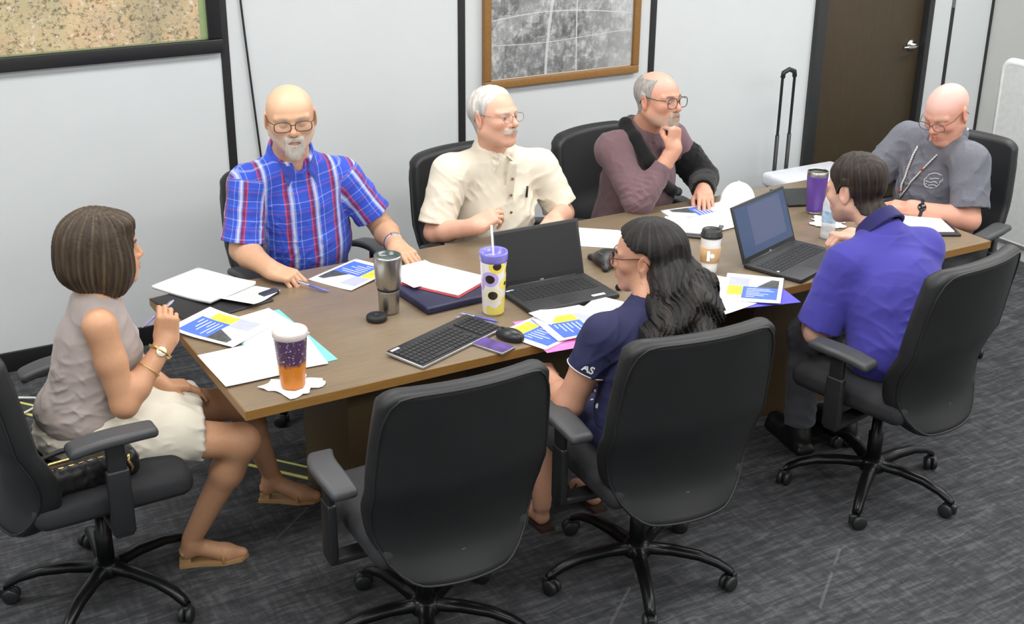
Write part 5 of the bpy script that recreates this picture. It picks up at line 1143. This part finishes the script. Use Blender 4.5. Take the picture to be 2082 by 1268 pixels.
sheet('booklet', 1.180, 4.010, -58, 'colour printed booklet in front of the person in the sleeveless top', .0066, cover=True, th=.002, curl=.012, cx=(0, -1), cat='booklet', group='printed booklets')
# --- plaid shirt person's things
sheet('booklet', 1.795, 4.285, 206, 'colour printed booklet at the hands of the person in plaid', 0, cover=True, th=.002, curl=.012, cx=(-1, -.3), cat='booklet', group='printed booklets')
def pen(name, p, q, label, mat=None, r=.0045, z=None):
    p, q = Vector(p), Vector(q); d = (q-p); L = d.length; M = Matrix.Translation(p) @ d.to_track_quat('Z', 'Y').to_matrix().to_4x4()
    E = empty(name, p, 0, label, 'pen', 'pens'); MB().lathe([(.0008, 0), (.0012, .002), (r*.8, .014), (r, .018), (r, L*.62)], 10, M=M).build('barrel', mat or M_pen, E, True)
    MB().lathe([(r*1.05, L*.62), (r*1.05, L*.94), (r*.6, L*.95), (r*.6, L)], 10, M=M).build('grip', plain('pen_clear', (176, 178, 206), .3), E, True); b = MB(); b.box((-.0012, r*.9, L*.66), (.0012, r*1.6, L*.93), M=M); b.build('clip', M_silver, E, True); return E
pen('pen', (1.640, 4.150, TZ+.006), (1.560, 4.272, TZ+.022), 'blue pen in the hand of the person in plaid')
pen('pen', (2.052, 3.602, TZ+.0062), (1.968, 3.735, TZ+.0062), 'blue pen lying above the keyboard, nearer the floral cup'); pen('pen', (2.032, 3.592, TZ+.0062), (1.938, 3.712, TZ+.0062), 'blue pen lying above the keyboard, nearer the navy padfolio', plain('pen_violet', (134, 128, 196), .3))
# steel tumbler and its lid
E = empty('travel_tumbler', (1.757, 3.880, TZ), 0, 'stainless steel travel tumbler with a dark lid insert', 'tumbler')
M_ss = NT('brushed_steel'); M_ss.set(Base_Color=srgb(176, 174, 170), Metallic=1.0, Roughness=.32); M_ss.bump(M_ss.noise(M_ss.coord('Object', (1, 1, .05)), 400, 3), .1, .001); M_ss = M_ss.m; M_rub = plain('black_rubber', (28, 28, 30), .6)
MB().lathe([(.001, 0.001), (.033, .001), (.036, .006), (.0385, .085), (.0385, .088)], 36).build('lower_body', M_ss, E); MB().lathe([(.0392, .088), (.0400, .090), (.0400, .096), (.0392, .098)], 36).build('ring', M_rub, E)
MB().lathe([(.040, .098), (.0465, .112), (.050, .19), (.050, .212), (.0485, .218), (.046, .218)], 36, cap=False).build('upper_body', M_ss, E); MB().lathe([(.001, .196), (.040, .196), (.0465, .206), (.0475, .217), (.044, .2175), (.040, .207), (.001, .206)], 36).build('lid_insert', plain('smoked_lid', (70, 84, 84), .2), E)
E = empty('tumbler_lid', (1.686, 3.832, TZ), 0, 'round black lid lying beside the steel tumbler', 'lid'); MB().lathe([(.001, 0.001), (.034, .001), (.0365, .004), (.0365, .017), (.033, .0215), (.001, .0225)], 32).build('cap', M_rub, E); MB().lathe([(.001, .022), (.012, .022), (.012, .025), (.001, .0255)], 20).build('vent', M_plas, E)
# navy padfolio with red folder and papers on it
slab('padfolio', 2.005, 3.915, 93, 'closed navy padfolio beneath the red folder', .30, .25, .028, 0, M_navy, 'padfolio', .008)
slab('folder', 2.030, 3.995, 119, 'red card folder lying on the navy padfolio', .225, .295, .002, .0285, M_redc, 'folder', .0006)
sheet('paper_stack', 2.035, 4.000, 119, 'white sheets inside the red folder', .031, .215, .28, .006, curl=.004, cx=(1, 1)); sheet('paper', 1.98, 4.085, 98, 'loose white sheet half under the red folder papers, by the steel tumbler', .0375, .20, .22, curl=.002, cx=(-1, 1))
# floral cup with straw
E = empty('straw_cup', (2.0825, 3.697, TZ), 0, 'tall yellow floral cup with purple lid and clear straw', 'cup')
t = NT('floral_print'); v = t.coord('Object'); vo = t.node('ShaderNodeTexVoronoi'); vo.inputs['Scale'].default_value = 19; t.link(v, vo.inputs['Vector']); sc_ = t.node('ShaderNodeSeparateColor'); t.link(vo.outputs['Color'], sc_.inputs[0])
pet = t.ramp(sc_.outputs[0], [(0, srgb(240, 226, 110)), (.45, srgb(190, 176, 232)), (.62, srgb(236, 230, 190)), (.82, srgb(242, 222, 90))], 'CONSTANT'); inner = t.math('LESS_THAN', vo.outputs['Distance'], .34); petal = t.math('LESS_THAN', vo.outputs['Distance'], .56)
c = t.mix(petal, srgb(236, 232, 236), pet); c = t.mix(t.math('MULTIPLY', inner, t.math('GREATER_THAN', sc_.outputs[1], .3)), c, srgb(52, 40, 36)); t.set(Base_Color=c, Roughness=.3)
MB().lathe([(.001, .001), (.036, .001), (.039, .008), (.047, .195), (.047, .20)], 36).build('cup_body', t.m, E)
M_plid = plain('translucent_purple_lid', (130, 124, 206), .2); MB().lathe([(.0475, .20), (.0505, .205), (.0515, .228), (.0500, .236), (.044, .232), (.042, .214), (.001, .213)], 36).build('lid', M_plid, E)
M_straw = NT('clear_straw'); M_straw.set(Base_Color=(.92, .95, 1, 1), Roughness=.1, Alpha=.75); M_straw = M_straw.m
MB().tube([(.004, .006, .05), (.004, .008, .215), (.0, .016, .325)], .0042, 10).build('straw', M_straw, E)
# iced cup on napkin
def napkin(name, x, y, r, label, seed):
    rg = np.random.RandomState(seed); n = 40; vs = [(0, 0, .006)]; fs = []
    rings = 6
    for k in range(1, rings+1):
        for i in range(n):
            a = 2*math.pi*i/n; rr_ = r*k/rings*(1+.22*math.sin(4*a+seed)+.10*math.sin(9*a+1)*(k/rings)+.05*rg.normal()*(k == rings)); vs.append((rr_*math.cos(a), rr_*math.sin(a), .0022+.004*abs(math.sin(5*a+k))*(k/rings)+.002*rg.uniform()))
    for i in range(n): fs.append((0, 1+i, 1+(i+1) % n))
    for k in range(rings-1):
        for i in range(n): a = 1+k*n+i; b = 1+k*n+(i+1) % n; fs.append((a, a+n, b+n, b))
    m = len(vs); vs += [(x_, y_, max(.0005, z_-.0015)) for x_, y_, z_ in vs]; fs += [tuple(q+m for q in f[::-1]) for f in fs]; e = 1+(rings-1)*n
    for i in range(n): a = e+i; b = e+(i+1) % n; fs.append((a, a+m, b+m, b))
    o = MB().add(vs, fs, 0, False).build(name, plain('tissue_paper', (242, 242, 243), .9, var=.02, bump=.4)); o.location = (x, y, TZ+.0005); return tag(o, label, 'napkin')
napkin('napkin', 1.238, 3.472, .082, 'crumpled white napkin under the purple and orange iced drink cup', 3)
E = empty('iced_drink_cup', (1.232, 3.462, TZ+.008), 0, 'purple and orange iced drink cup with pale lid on a napkin', 'cup')
t = NT('cup_print'); v = t.coord('Object'); sx = t.node('ShaderNodeSeparateXYZ'); t.link(v, sx.inputs[0]); n = t.noise(t.coord('Object', (1, 1, .25)), 70, 3, .6); hgt = t.math('ADD', sx.outputs[2], t.math('MULTIPLY', n, .05))
c = t.ramp(t.math('MULTIPLY', hgt, 4.0), [(0, srgb(206, 120, 24)), (.40, srgb(226, 138, 36)), (.455, srgb(92, 62, 92)), (.8, srgb(84, 64, 100))]); sp = t.math('MULTIPLY', t.math('GREATER_THAN', t.noise(v, 130, 2), .63), t.math('GREATER_THAN', hgt, .115)); t.set(Base_Color=t.mix(sp, c, srgb(212, 198, 214)), Roughness=.35)
MB().lathe([(.001, .001), (.036, .001), (.0385, .006), (.0515, .165), (.0520, .168)], 36).build('cup_body', t.m, E); MB().lathe([(.053, .168), (.0555, .172), (.0555, .186), (.0525, .192), (.046, .194), (.040, .1935), (.001, .1925)], 36).build('lid', plain('frosted_lid', (214, 200, 198), .3, var=.1), E)
# keyboard, mouse, phone
def keyboard(x, y, ang):
    E = empty('keyboard', (x, y, TZ), math.radians(ang), 'slim black keyboard with a silver rim and white sticker', 'keyboard'); tilt = Matrix.Rotation(math.radians(2.5), 4, 'X')
    MB().box((-.2085, -.083, .004), (.2085, .083, .016), M=tilt, bevel=.005).build('chassis', plain('keyboard_silver_rim', (176, 176, 176), .35, .6), E); MB().box((-.2055, -.080, .0155), (.2055, .080, .0185), M=tilt, bevel=.001).build('deck', plain('keyboard_black_deck', (30, 31, 33), .4), E)
    K = MB()
    for r in range(6):
        for c_ in range(21):
            if c_ in (15,) or (c_ in (14,) and r in (2,)): continue
            w = .0158; x0 = -.200+c_*.0190; y0 = -.072+r*.0215
            if r == 0 and 4 <= c_ <= 8:
                if c_ != 4: continue
                w = .0158+.019*4
            K.box((x0, y0, .0185), (x0+w, y0+.0178, .0215), M=tilt)
    k = K.build('keys', plain('black_keycap', (38, 39, 42), .5), E); tag(k, kind='stuff')
    MB().box((-.198, .062, .0186), (-.160, .072, .0192), M=tilt).build('sticker', M_ptxt, E)
    b = MB(); b.box((-.18, .055, 0.0005), (-.15, .075, .012), bevel=.002).box((.15, .055, 0.0005), (.18, .075, .012), bevel=.002); b.box((-.18, -.075, 0.0005), (.18, -.068, .006)); b.build('feet', M_rub, E)
keyboard(1.806, 3.535, 22)
f = Field(); f.ell((0, 0, .012), (.031, .056, .026)); f.ell((0, -.01, .016), (.029, .042, .022), .01)
f.warp(lambda D, X, Y, Z: np.maximum(D, .0008-Z)); m_ = sdf_mesh('mouse', [(f, None, None, .0035)], plain('mouse_black', (32, 33, 36), .35)); m_.location = (2.015, 3.462, TZ); m_.rotation_euler = (0, 0, math.radians(25)); tag(m_, 'black computer mouse beside the keyboard', 'mouse')
MB().box((-.004, .02, .034), (.004, .036, .0385), bevel=.002).build('scroll_wheel', M_rub, m_); MB().box((-.012, -.012, .0372), (.012, -.004, .0385), bevel=.0005).build('sticker', M_ptxt, m_)
p_ = slab('mobile_phone', 1.930, 3.435, 112, 'phone in a purple case lying below the keyboard', .072, .148, .009, 0, plain('phone_silver_edge', (150, 146, 150), .3, .5), 'phone', .003); MB().box((-.033, -.070, .0092), (.033, .070, .0098)).build('case_print', plain('phone_purple', (86, 66, 132), .3, var=.5, scale=18), p_)
# laptops
def laptop(x, y, ang, label, W_, D_, scr, open_, stick, H_):
    E = empty('laptop', (x, y, TZ), math.radians(ang), label, 'laptop'); Mb_ = plain('laptop_black_shell', (42, 43, 45), .45)
    MB().box((-W_/2, -D_/2, .002), (W_/2, D_/2, .018), bevel=.004).build('base', Mb_, E); K = MB()
    for r in range(6):
        for c_ in range(15):
            w = .0165; st = (W_-.05)/15; x0 = -W_/2+.025+c_*st; y0 = -.025+r*.0185
            if y0 > D_/2-.02: continue
            K.box((x0, y0, .018), (x0+st*.86, y0+.0155, .0196))
    k = K.build('keys', plain('laptop_keycap', (36, 37, 40), .5), E); tag(k, kind='stuff')
    MB().box((-.055, -D_/2+.012, .018), (.055, -D_/2+.078, .0184)).build('touchpad', plain('touchpad_black', (50, 51, 53), .35), E)
    for (a, b_, w, h) in stick: MB().box((a, b_, .018), (a+w, b_+h, .0186)).build('sticker', M_ptxt, E)
    M = Matrix.Translation((0, D_/2-.004, .014)) @ Matrix.Rotation(math.radians(open_-90), 4, 'X') @ Matrix.Rotation(0, 4, 'Z'); M = Matrix.Translation((0, D_/2-.004, .016)) @ Matrix.Rotation(-math.radians(open_-90), 4, 'X')
    S = MB().box((-W_/2, 0, .0), (W_/2, .009, H_), M=M, bevel=.003).build('screen_lid', Mb_, E)
    MB().box((-W_/2+.012, -.0008, .022), (W_/2-.012, .0002, H_-.012), M=M).build('display', scr, S); b = MB().box((-.008, -.0012, .006), (.008, 0, .011), M=M); b.build('logo_mark', plain('logo_grey', (140, 142, 146), .4), S)
    MB().tube([(-W_/2+.04, D_/2-.003, .016), (W_/2-.04, D_/2-.003, .016)], .006, 8).build('hinge', Mb_, E); return E
M_scr_off = plain('dark_display', (36, 37, 39), .35, var=.03)
t = NT('lit_display'); v = t.coord('Object'); sx = t.node('ShaderNodeSeparateXYZ'); t.link(v, sx.inputs[0]); inx = t.math('MULTIPLY', t.math('GREATER_THAN', sx.outputs[0], -.095), t.math('LESS_THAN', sx.outputs[0], .150)); iny = t.math('MULTIPLY', t.math('GREATER_THAN', sx.outputs[2], .065), t.math('LESS_THAN', sx.outputs[2], .215)); c = t.mix(t.math('MULTIPLY', inx, iny), srgb(50, 78, 122), srgb(84, 96, 134))
t.set(Base_Color=(.02, .02, .02, 1), Roughness=.3); t.link(c, t.b.inputs['Emission Color']); t.b.inputs['Emission Strength'].default_value = .85; M_scr_on = t.m
laptop(2.375, 3.722, -1, 'open black laptop with dark screen beside the long-haired person', .376, .252, M_scr_off, 106, [(-.175, .082, .032, .009), (.085, -.105, .055, .016)], .214)
laptop(3.398, 3.562, 19, 'open black laptop with lit blue screen before the royal blue polo', .402, .256, M_scr_on, 110, [(-.185, -.02, .03, .010)], .232)
# pink folder and booklets
slab('folder', 2.235, 3.425, 84, 'pink card folder hanging over the near table edge', .31, .285, .0015, 0, M_pink, 'folder', .0005)
sheet('booklet', 2.165, 3.465, 20, 'booklet with a black shape peeking out on the pink folder', .0018, cover=True, curl=.002, cx=(0, -1), th=.0015, cat='booklet', group='printed booklets')
o = bpy.data.objects['booklet']; 
sheet('paper', 2.300, 3.500, 108, 'blank white sheet on the pink folder behind the booklets', .0052, .216, .24, curl=.018, cx=(-.6, 1)); sheet('booklet', 2.290, 3.440, -6, 'uppermost colour booklet on the pink folder', .0070, cover=True, curl=.010, cx=(1, .4), th=.002, cat='booklet', group='printed booklets'); sheet('paper', 2.455, 3.490, 120, 'white sheet in front of the long-haired person, below the laptop', .0088, .18, .20, curl=.006, cx=(1, 1))
# middle of the table
sheet('paper_stack', 2.835, 4.205, 140, 'white sheets on the far side behind the dark-screen laptop', 0, .216, .30, .003, curl=.004, cx=(1, 0)); slab('folder', 2.850, 4.225, 138, 'thin teal folder under white sheets behind the dark-screen laptop', .20, .30, .0007, 0, M_teal, 'folder', .0002)
E = empty('conference_phone', (2.725, 3.915, TZ), math.radians(20), 'black three-lobed conference phone behind the dark-screen laptop', 'phone'); f = Field()
for k in range(3): a = math.radians(90+120*k); f.cone((0, 0, .02), (.085*math.cos(a), .085*math.sin(a), .010), .022, .014, .04)
f.ell((0, 0, .025), (.06, .06, .026), .03); f.warp(lambda D, X, Y, Z: np.maximum(D, .001-Z)); o = sdf_mesh('phone_shell', [(f, None, None, .005)], plain('phone_black', (36, 37, 38), .4), None); o.parent = E
MB().lathe([(.001, .046), (.040, .046), (.043, .049), (.040, .052), (.001, .053)], 28).build('speaker_grille', plain('grille_grey', (66, 68, 70), .7, bump=.5), E); MB().box((-.03, -.075, .036), (.03, -.045, .042), bevel=.002).build('keypad', plain('keypad_grey', (90, 92, 95), .5), E)
mk = empty('marker', (2.64, 3.672, TZ), 0, 'short marker with a black cap by the dark-screen laptop', 'marker'); Mm = frame((0, 0, 1), (-.28, .96, 0), (-.96, -.28, 0), (2.685, 3.685, TZ+.0125)); MB().lathe([(.001, 0), (.011, 0), (.012, .004), (.012, .055)], 16, M=Mm).build('barrel', plain('marker_blue', (130, 140, 214), .4), mk, True); MB().lathe([(.0125, .055), (.0125, .09), (.010, .095), (.001, .095)], 16, M=Mm).build('cap', M_rub, mk, True)
# coffee cup
E = empty('coffee_cup', (3.025, 3.655, TZ), 0, 'white paper coffee cup with black lid and brown sleeve', 'cup'); MB().lathe([(.001, .001), (.028, .001), (.029, .004), (.040, .148), (.0405, .15)], 32).build('cup_body', plain('cup_white', (238, 238, 236), .5), E)
MB().lathe([(.0332, .045), (.0375, .046), (.0410, .105), (.0390, .1055)], 32).build('sleeve', plain('kraft_sleeve', (196, 158, 112), .8), E); MB().lathe([(.0425, .145), (.0435, .149), (.0425, .156), (.039, .160), (.038, .172), (.034, .176), (.030, .172), (.001, .170)], 32).build('lid', plain('black_cup_lid', (34, 34, 35), .35), E)
b = MB(); Ms_ = Matrix.Rotation(math.radians(-118), 4, 'Z') @ frame((0, 1, 0), (0, 0, 1), (1, 0, 0), (.0385, 0, .078)); b.lathe([(.001, 0), (.010, 0), (.010, .0018), (.001, .002)], 14, M=Ms_); b.box((-.02, -.02, -.001), (-.008, .02, .0012), M=Ms_); b.build('sleeve_logo', plain('logo_white', (238, 238, 236), .6), E)
# arm-sling person's things
sheet('booklet', 3.435, 4.245, 172, 'colour booklet under the hand with the black sling sleeve', .0, cover=True, th=.002, curl=.002, cx=(0, -1), cat='booklet', group='printed booklets'); sheet('paper', 3.475, 4.125, 96, 'blank white sheet below the sling person\'s booklet', .0034, .216, .20, curl=.002, cx=(1, 1))
slab('tablet', 3.262, 4.085, 132, 'dark tablet under a white notepad beside the coffee cup', .19, .26, .010, 0, plain('tablet_dark', (60, 62, 66), .35), 'tablet', .004); sheet('notepad', 3.270, 4.100, 134, 'white notepad on the dark tablet by the coffee cup', .011, .175, .24, .010, cat='notepad')
# royal blue polo person's things
slab('folder', 3.005, 3.385, 76, 'blue card folder overhanging the near edge, under papers', .30, .235, .0015, 0, M_bluec, 'folder', .0005); sheet('paper', 2.935, 3.465, 34, 'white sheet between the coffee cup and the blue folder', .0020, curl=.004, cx=(-1, 1)); sheet('paper', 2.850, 3.390, 100, 'white sheet behind the long-haired person, on the blue folder', .0036, .20, .22, curl=.003, cx=(-1, 0)); sheet('booklet', 3.045, 3.415, 46, 'colour booklet between the coffee cup and the lit laptop', .0060, cover=True, th=.003, curl=.006, cx=(1, -1), cat='booklet', group='printed booklets')
# bottle, purple tumbler, cap, napkin, folders, right end
E = empty('water_bottle', (3.715, 3.735, TZ), 0, 'clear plastic water bottle with a blue label', 'bottle'); M_pet = NT('clear_pet'); M_pet.set(Base_Color=(.9, .94, .98, 1), Roughness=.08, Alpha=.45); M_pet = M_pet.m
MB().lathe([(.001, .002), (.026, .002), (.031, .010), (.031, .03), (.029, .036), (.031, .042), (.031, .075)], 28, cap=False).build('bottle_base', M_pet, E); MB().lathe([(.0312, .075), (.0312, .125)], 28, cap=False).build('label', plain('bottle_label', (168, 196, 232), .4, var=.4, scale=40), E); MB().lathe([(.031, .125), (.031, .150), (.024, .178), (.014, .192), (.013, .200)], 28, cap=False).build('shoulder', M_pet, E); MB().lathe([(.001, .1995), (.0152, .1995), (.0152, .214), (.013, .217), (.001, .2175)], 20).build('cap', plain('cap_white', (232, 234, 238), .4), E)
MB().lathe([(.001, .003), (.0285, .003), (.0290, .118), (.001, .118)], 20).build('water', M_pet, E)
E = empty('insulated_tumbler', (3.905, 4.023, TZ), 0, 'purple insulated tumbler with steel rim', 'tumbler'); M_pur = plain('purple_powdercoat', (92, 62, 146), .35); MB().lathe([(.001, .001), (.033, .001), (.0345, .004), (.0355, .010)], 32).build('steel_foot', M_ss, E); MB().lathe([(.0357, .010), (.0365, .014), (.0465, .170), (.0465, .174)], 32).build('tumbler_body', M_pur, E); MB().lathe([(.0462, .174), (.0462, .192), (.044, .194), (.043, .190)], 32, cap=False).build('rim', M_ss, E); MB().lathe([(.001, .180), (.0435, .180), (.0435, .187), (.001, .189)], 32).build('lid', plain('lid_dark_clear', (74, 78, 66), .2), E)
napkin('napkin', 3.86, 3.88, .075, 'white napkin behind the water bottle, at the purple tumbler', 8)
slab('portfolio', 3.985, 4.215, 160, 'dark closed portfolio behind the purple tumbler', .24, .19, .012, 0, M_folio, 'portfolio', .003)
E = empty('baseball_cap', (3.70, 4.305, TZ), math.radians(200), 'white rounded cap lying behind the lit laptop', 'cap'); f = Field(); f.ell((0, 0, .0), (.085, .078, .095)); f.ell((0, 0, -.004), (.079, .072, .088), 0, 's'); f.ell((.11, 0, .0), (.085, .07, .016), .012); f.warp(lambda D, X, Y, Z: np.maximum(D, .001-Z)); o = sdf_mesh('crown', [(f, None, None, .0045)], plain('white_cotton_cap', (240, 241, 242), .8, var=.02), None); o.parent = E; MB().lathe([(.001, .0), (.007, 0), (.005, .005), (.001, .006)], 12, M=Matrix.Translation((0, 0, .0955))).build('top_button', plain('cap_button', (236, 236, 238), .8), E)
slab('folder', 4.190, 3.665, 62, 'black folder under the notepad of the person in grey', .25, .30, .010, 0, M_folio, 'folder', .003); sheet('notepad', 4.195, 3.660, 62, 'white notepad in front of the person in grey polo', .0108, .19, .25, .006, cat='notepad'); p_ = slab('mobile_phone', 4.03, 3.80, 20, 'black phone lying by the notepad of the person in grey', .072, .148, .009, 0, M_plas, 'phone', .003); MB().box((-.033, -.070, .0092), (.033, .070, .0096)).build('phone_screen', plain('phone_glass', (14, 14, 16), .1), p_)
tp = np.array(sl_tips[0]); pen('pen', tuple(tp+np.array((-.060, -.018, -.030))), tuple(tp+np.array((.055, .012, .030))), 'lilac pen in the raised hand of the sleeveless-top person', plain('pen_lilac', (170, 158, 214), .3))
bt = np.array(blue_tips[0]); pen('pen', tuple(bt+np.array((-.02, .02, .002))), tuple(bt+np.array((.115, -.03, .0))), 'cream pen in the raised hand of the person in royal blue', plain('pen_cream', (220, 214, 190), .4), .0055)

# ================================================================ things on the floor
E = empty('wheeled_cooler', (5.13, 5.29, 0), 0, 'white-lidded navy wheeled cooler with black telescopic handle by the door', 'cooler'); x0, x1, y0, y1 = 4.86, 5.40, 5.10, 5.47
M_cool = plain('navy_cooler_plastic', (44, 48, 92), .5); M_coolw = plain('white_cooler_lid', (226, 229, 238), .4)
MB().box((x0+.015, y0+.015, .03), (x1-.015, y1-.015, .345), bevel=.02).build('cooler_body', M_cool, E, True); MB().box((x0, y0, .345), (x1, y1, .425), bevel=.025).build('lid', M_coolw, E, True)
MB().tube([(x0+.004, y0+.05, .335), (x0-.018, y0+.06, .30), (x0-.018, y1-.14, .30), (x0+.004, y1-.13, .335)], .010, 8).build('side_handle', M_coolw, E, True); MB().tube([(x0+.05, y0+.008, .335), (x0+.06, y0-.014, .29), (x0+.22, y0-.014, .29), (x0+.23, y0+.008, .335)], .010, 8).build('front_handle', M_coolw, E, True)
hp = [(4.985, 5.497, .05), (4.985, 5.497, .95), (4.99, 5.497, .985), (5.03, 5.497, 1.0), (5.07, 5.497, .985), (5.075, 5.497, .95), (5.075, 5.497, .05)]; b = MB(); b.tube(hp, .0085, 8); b.tube([(4.985, 5.497, .05), (4.985, 5.497, .62)], .012, 8); b.tube([(5.075, 5.497, .05), (5.075, 5.497, .62)], .012, 8); b.tube([(4.985, 5.497, .955), (4.99, 5.497, .985), (5.03, 5.497, 1.0), (5.07, 5.497, .985), (5.075, 5.497, .955)], .014, 8); b.build('telescopic_handle', M_plas, E, True)
for yy in (y1-.05,):
    for xx in (x0+.03, x1-.03): MB().lathe([(.001, -.015), (.045, -.015), (.05, -.01), (.05, .01), (.045, .015), (.001, .015)], 20, M=Matrix.Translation((xx, yy, .05)) @ Matrix.Rotation(math.radians(90), 4, 'Y')).build('wheel', M_rub, E, True)
MB().box((x0+.05, y0+.03, 0), (x1-.05, y0+.07, .035), bevel=.005).build('foot_rail', M_cool, E, True)
# cable ramp with yellow edges, cord, handbag
A, B = np.array((.44, 5.56)), np.array((1.72, 3.90)); d = unit(B-A); n = np.array((-d[1], d[0])); Mr = frame((d[0], d[1], 0), (n[0], n[1], 0), (0, 0, 1), (A[0], A[1], 0)); L = float(np.linalg.norm(B-A))
E = empty('cable_cover', (A[0], A[1], 0), 0, 'dark floor cable cover with two yellow edges running under the table', 'cable cover'); MB().add([Mr @ Vector(p) for x in (0, L) for p in ((x, -.045, .001), (x, -.025, .012), (x, .025, .012), (x, .045, .001))], [(0, 1, 5, 4), (1, 2, 6, 5), (2, 3, 7, 6), (3, 0, 4, 7), (3, 2, 1, 0), (4, 5, 6, 7)]).build('ramp', plain('ramp_rubber', (50, 52, 46), .7), E, True)
for s_ in (-1, 1): MB().box((0, s_*.036-.007, .0055), (L, s_*.036+.007, .0095), M=Mr).build('yellow_edge', plain('safety_yellow', (216, 214, 120), .5), E, True)
b = MB(); c0 = atZ(62, 822, .015); loop = [(-.12, .10), (-.03, .085), (.03, .05), (.04, .0), (.0, -.05), (-.06, -.09), (-.14, -.11)]; b.tube([(c0[0]+x, c0[1]+y, .018) for x, y in loop], .0055, 6); tag(b.build('extension_cord', plain('cord_white', (214, 214, 212), .5)), 'white cord looped over the yellow-edged cable cover', 'cord')
w0 = atZ(98, 752, .02); o = MB().box((-.12, -.035, 0), (.12, .035, .035), bevel=.014).build('power_strip', plain('strip_grey', (104, 106, 108), .5)); o.location = (w0[0]+.05, 5.60, .0); o.rotation_euler = (0, 0, math.radians(4)); tag(o, 'grey power strip on the floor against the black baseboard', 'power strip')
hb = empty('handbag', (.60, 3.575, .517), math.radians(6), 'small black handbag with gold zips on the chair seat', 'handbag'); f = Field(); f.rbox((0, 0, .045), (.155, .05, .045), .03); f.warp(folds_fn(.004, .06, 77)); o = sdf_mesh('bag_body', [(f, None, None, .006)], plain('black_bag_leather', (26, 26, 28), .4, bump=.3), None); o.parent = hb
for z_, y_ in ((.092, .012), (.086, -.022)): MB().tube([(-.14, y_, z_-.012), (-.10, y_, z_), (.10, y_, z_), (.14, y_, z_-.012)], .0045, 6).build('zip', M_gold, hb)
for x_ in (-.135, .12): MB().tube([(x_, -.045, .085), (x_-.006, -.056, .07), (x_+.004, -.058, .045), (x_, -.055, .03)], .005, 6).build('zip_pull', M_gold, hb)
MB().tube([(-.15, .02, .05), (-.16, .05, .09), (-.05, .06, .10), (.06, .05, .095), (.15, .02, .05)], .008, 8).build('strap', plain('bag_strap', (30, 30, 32), .5), hb)
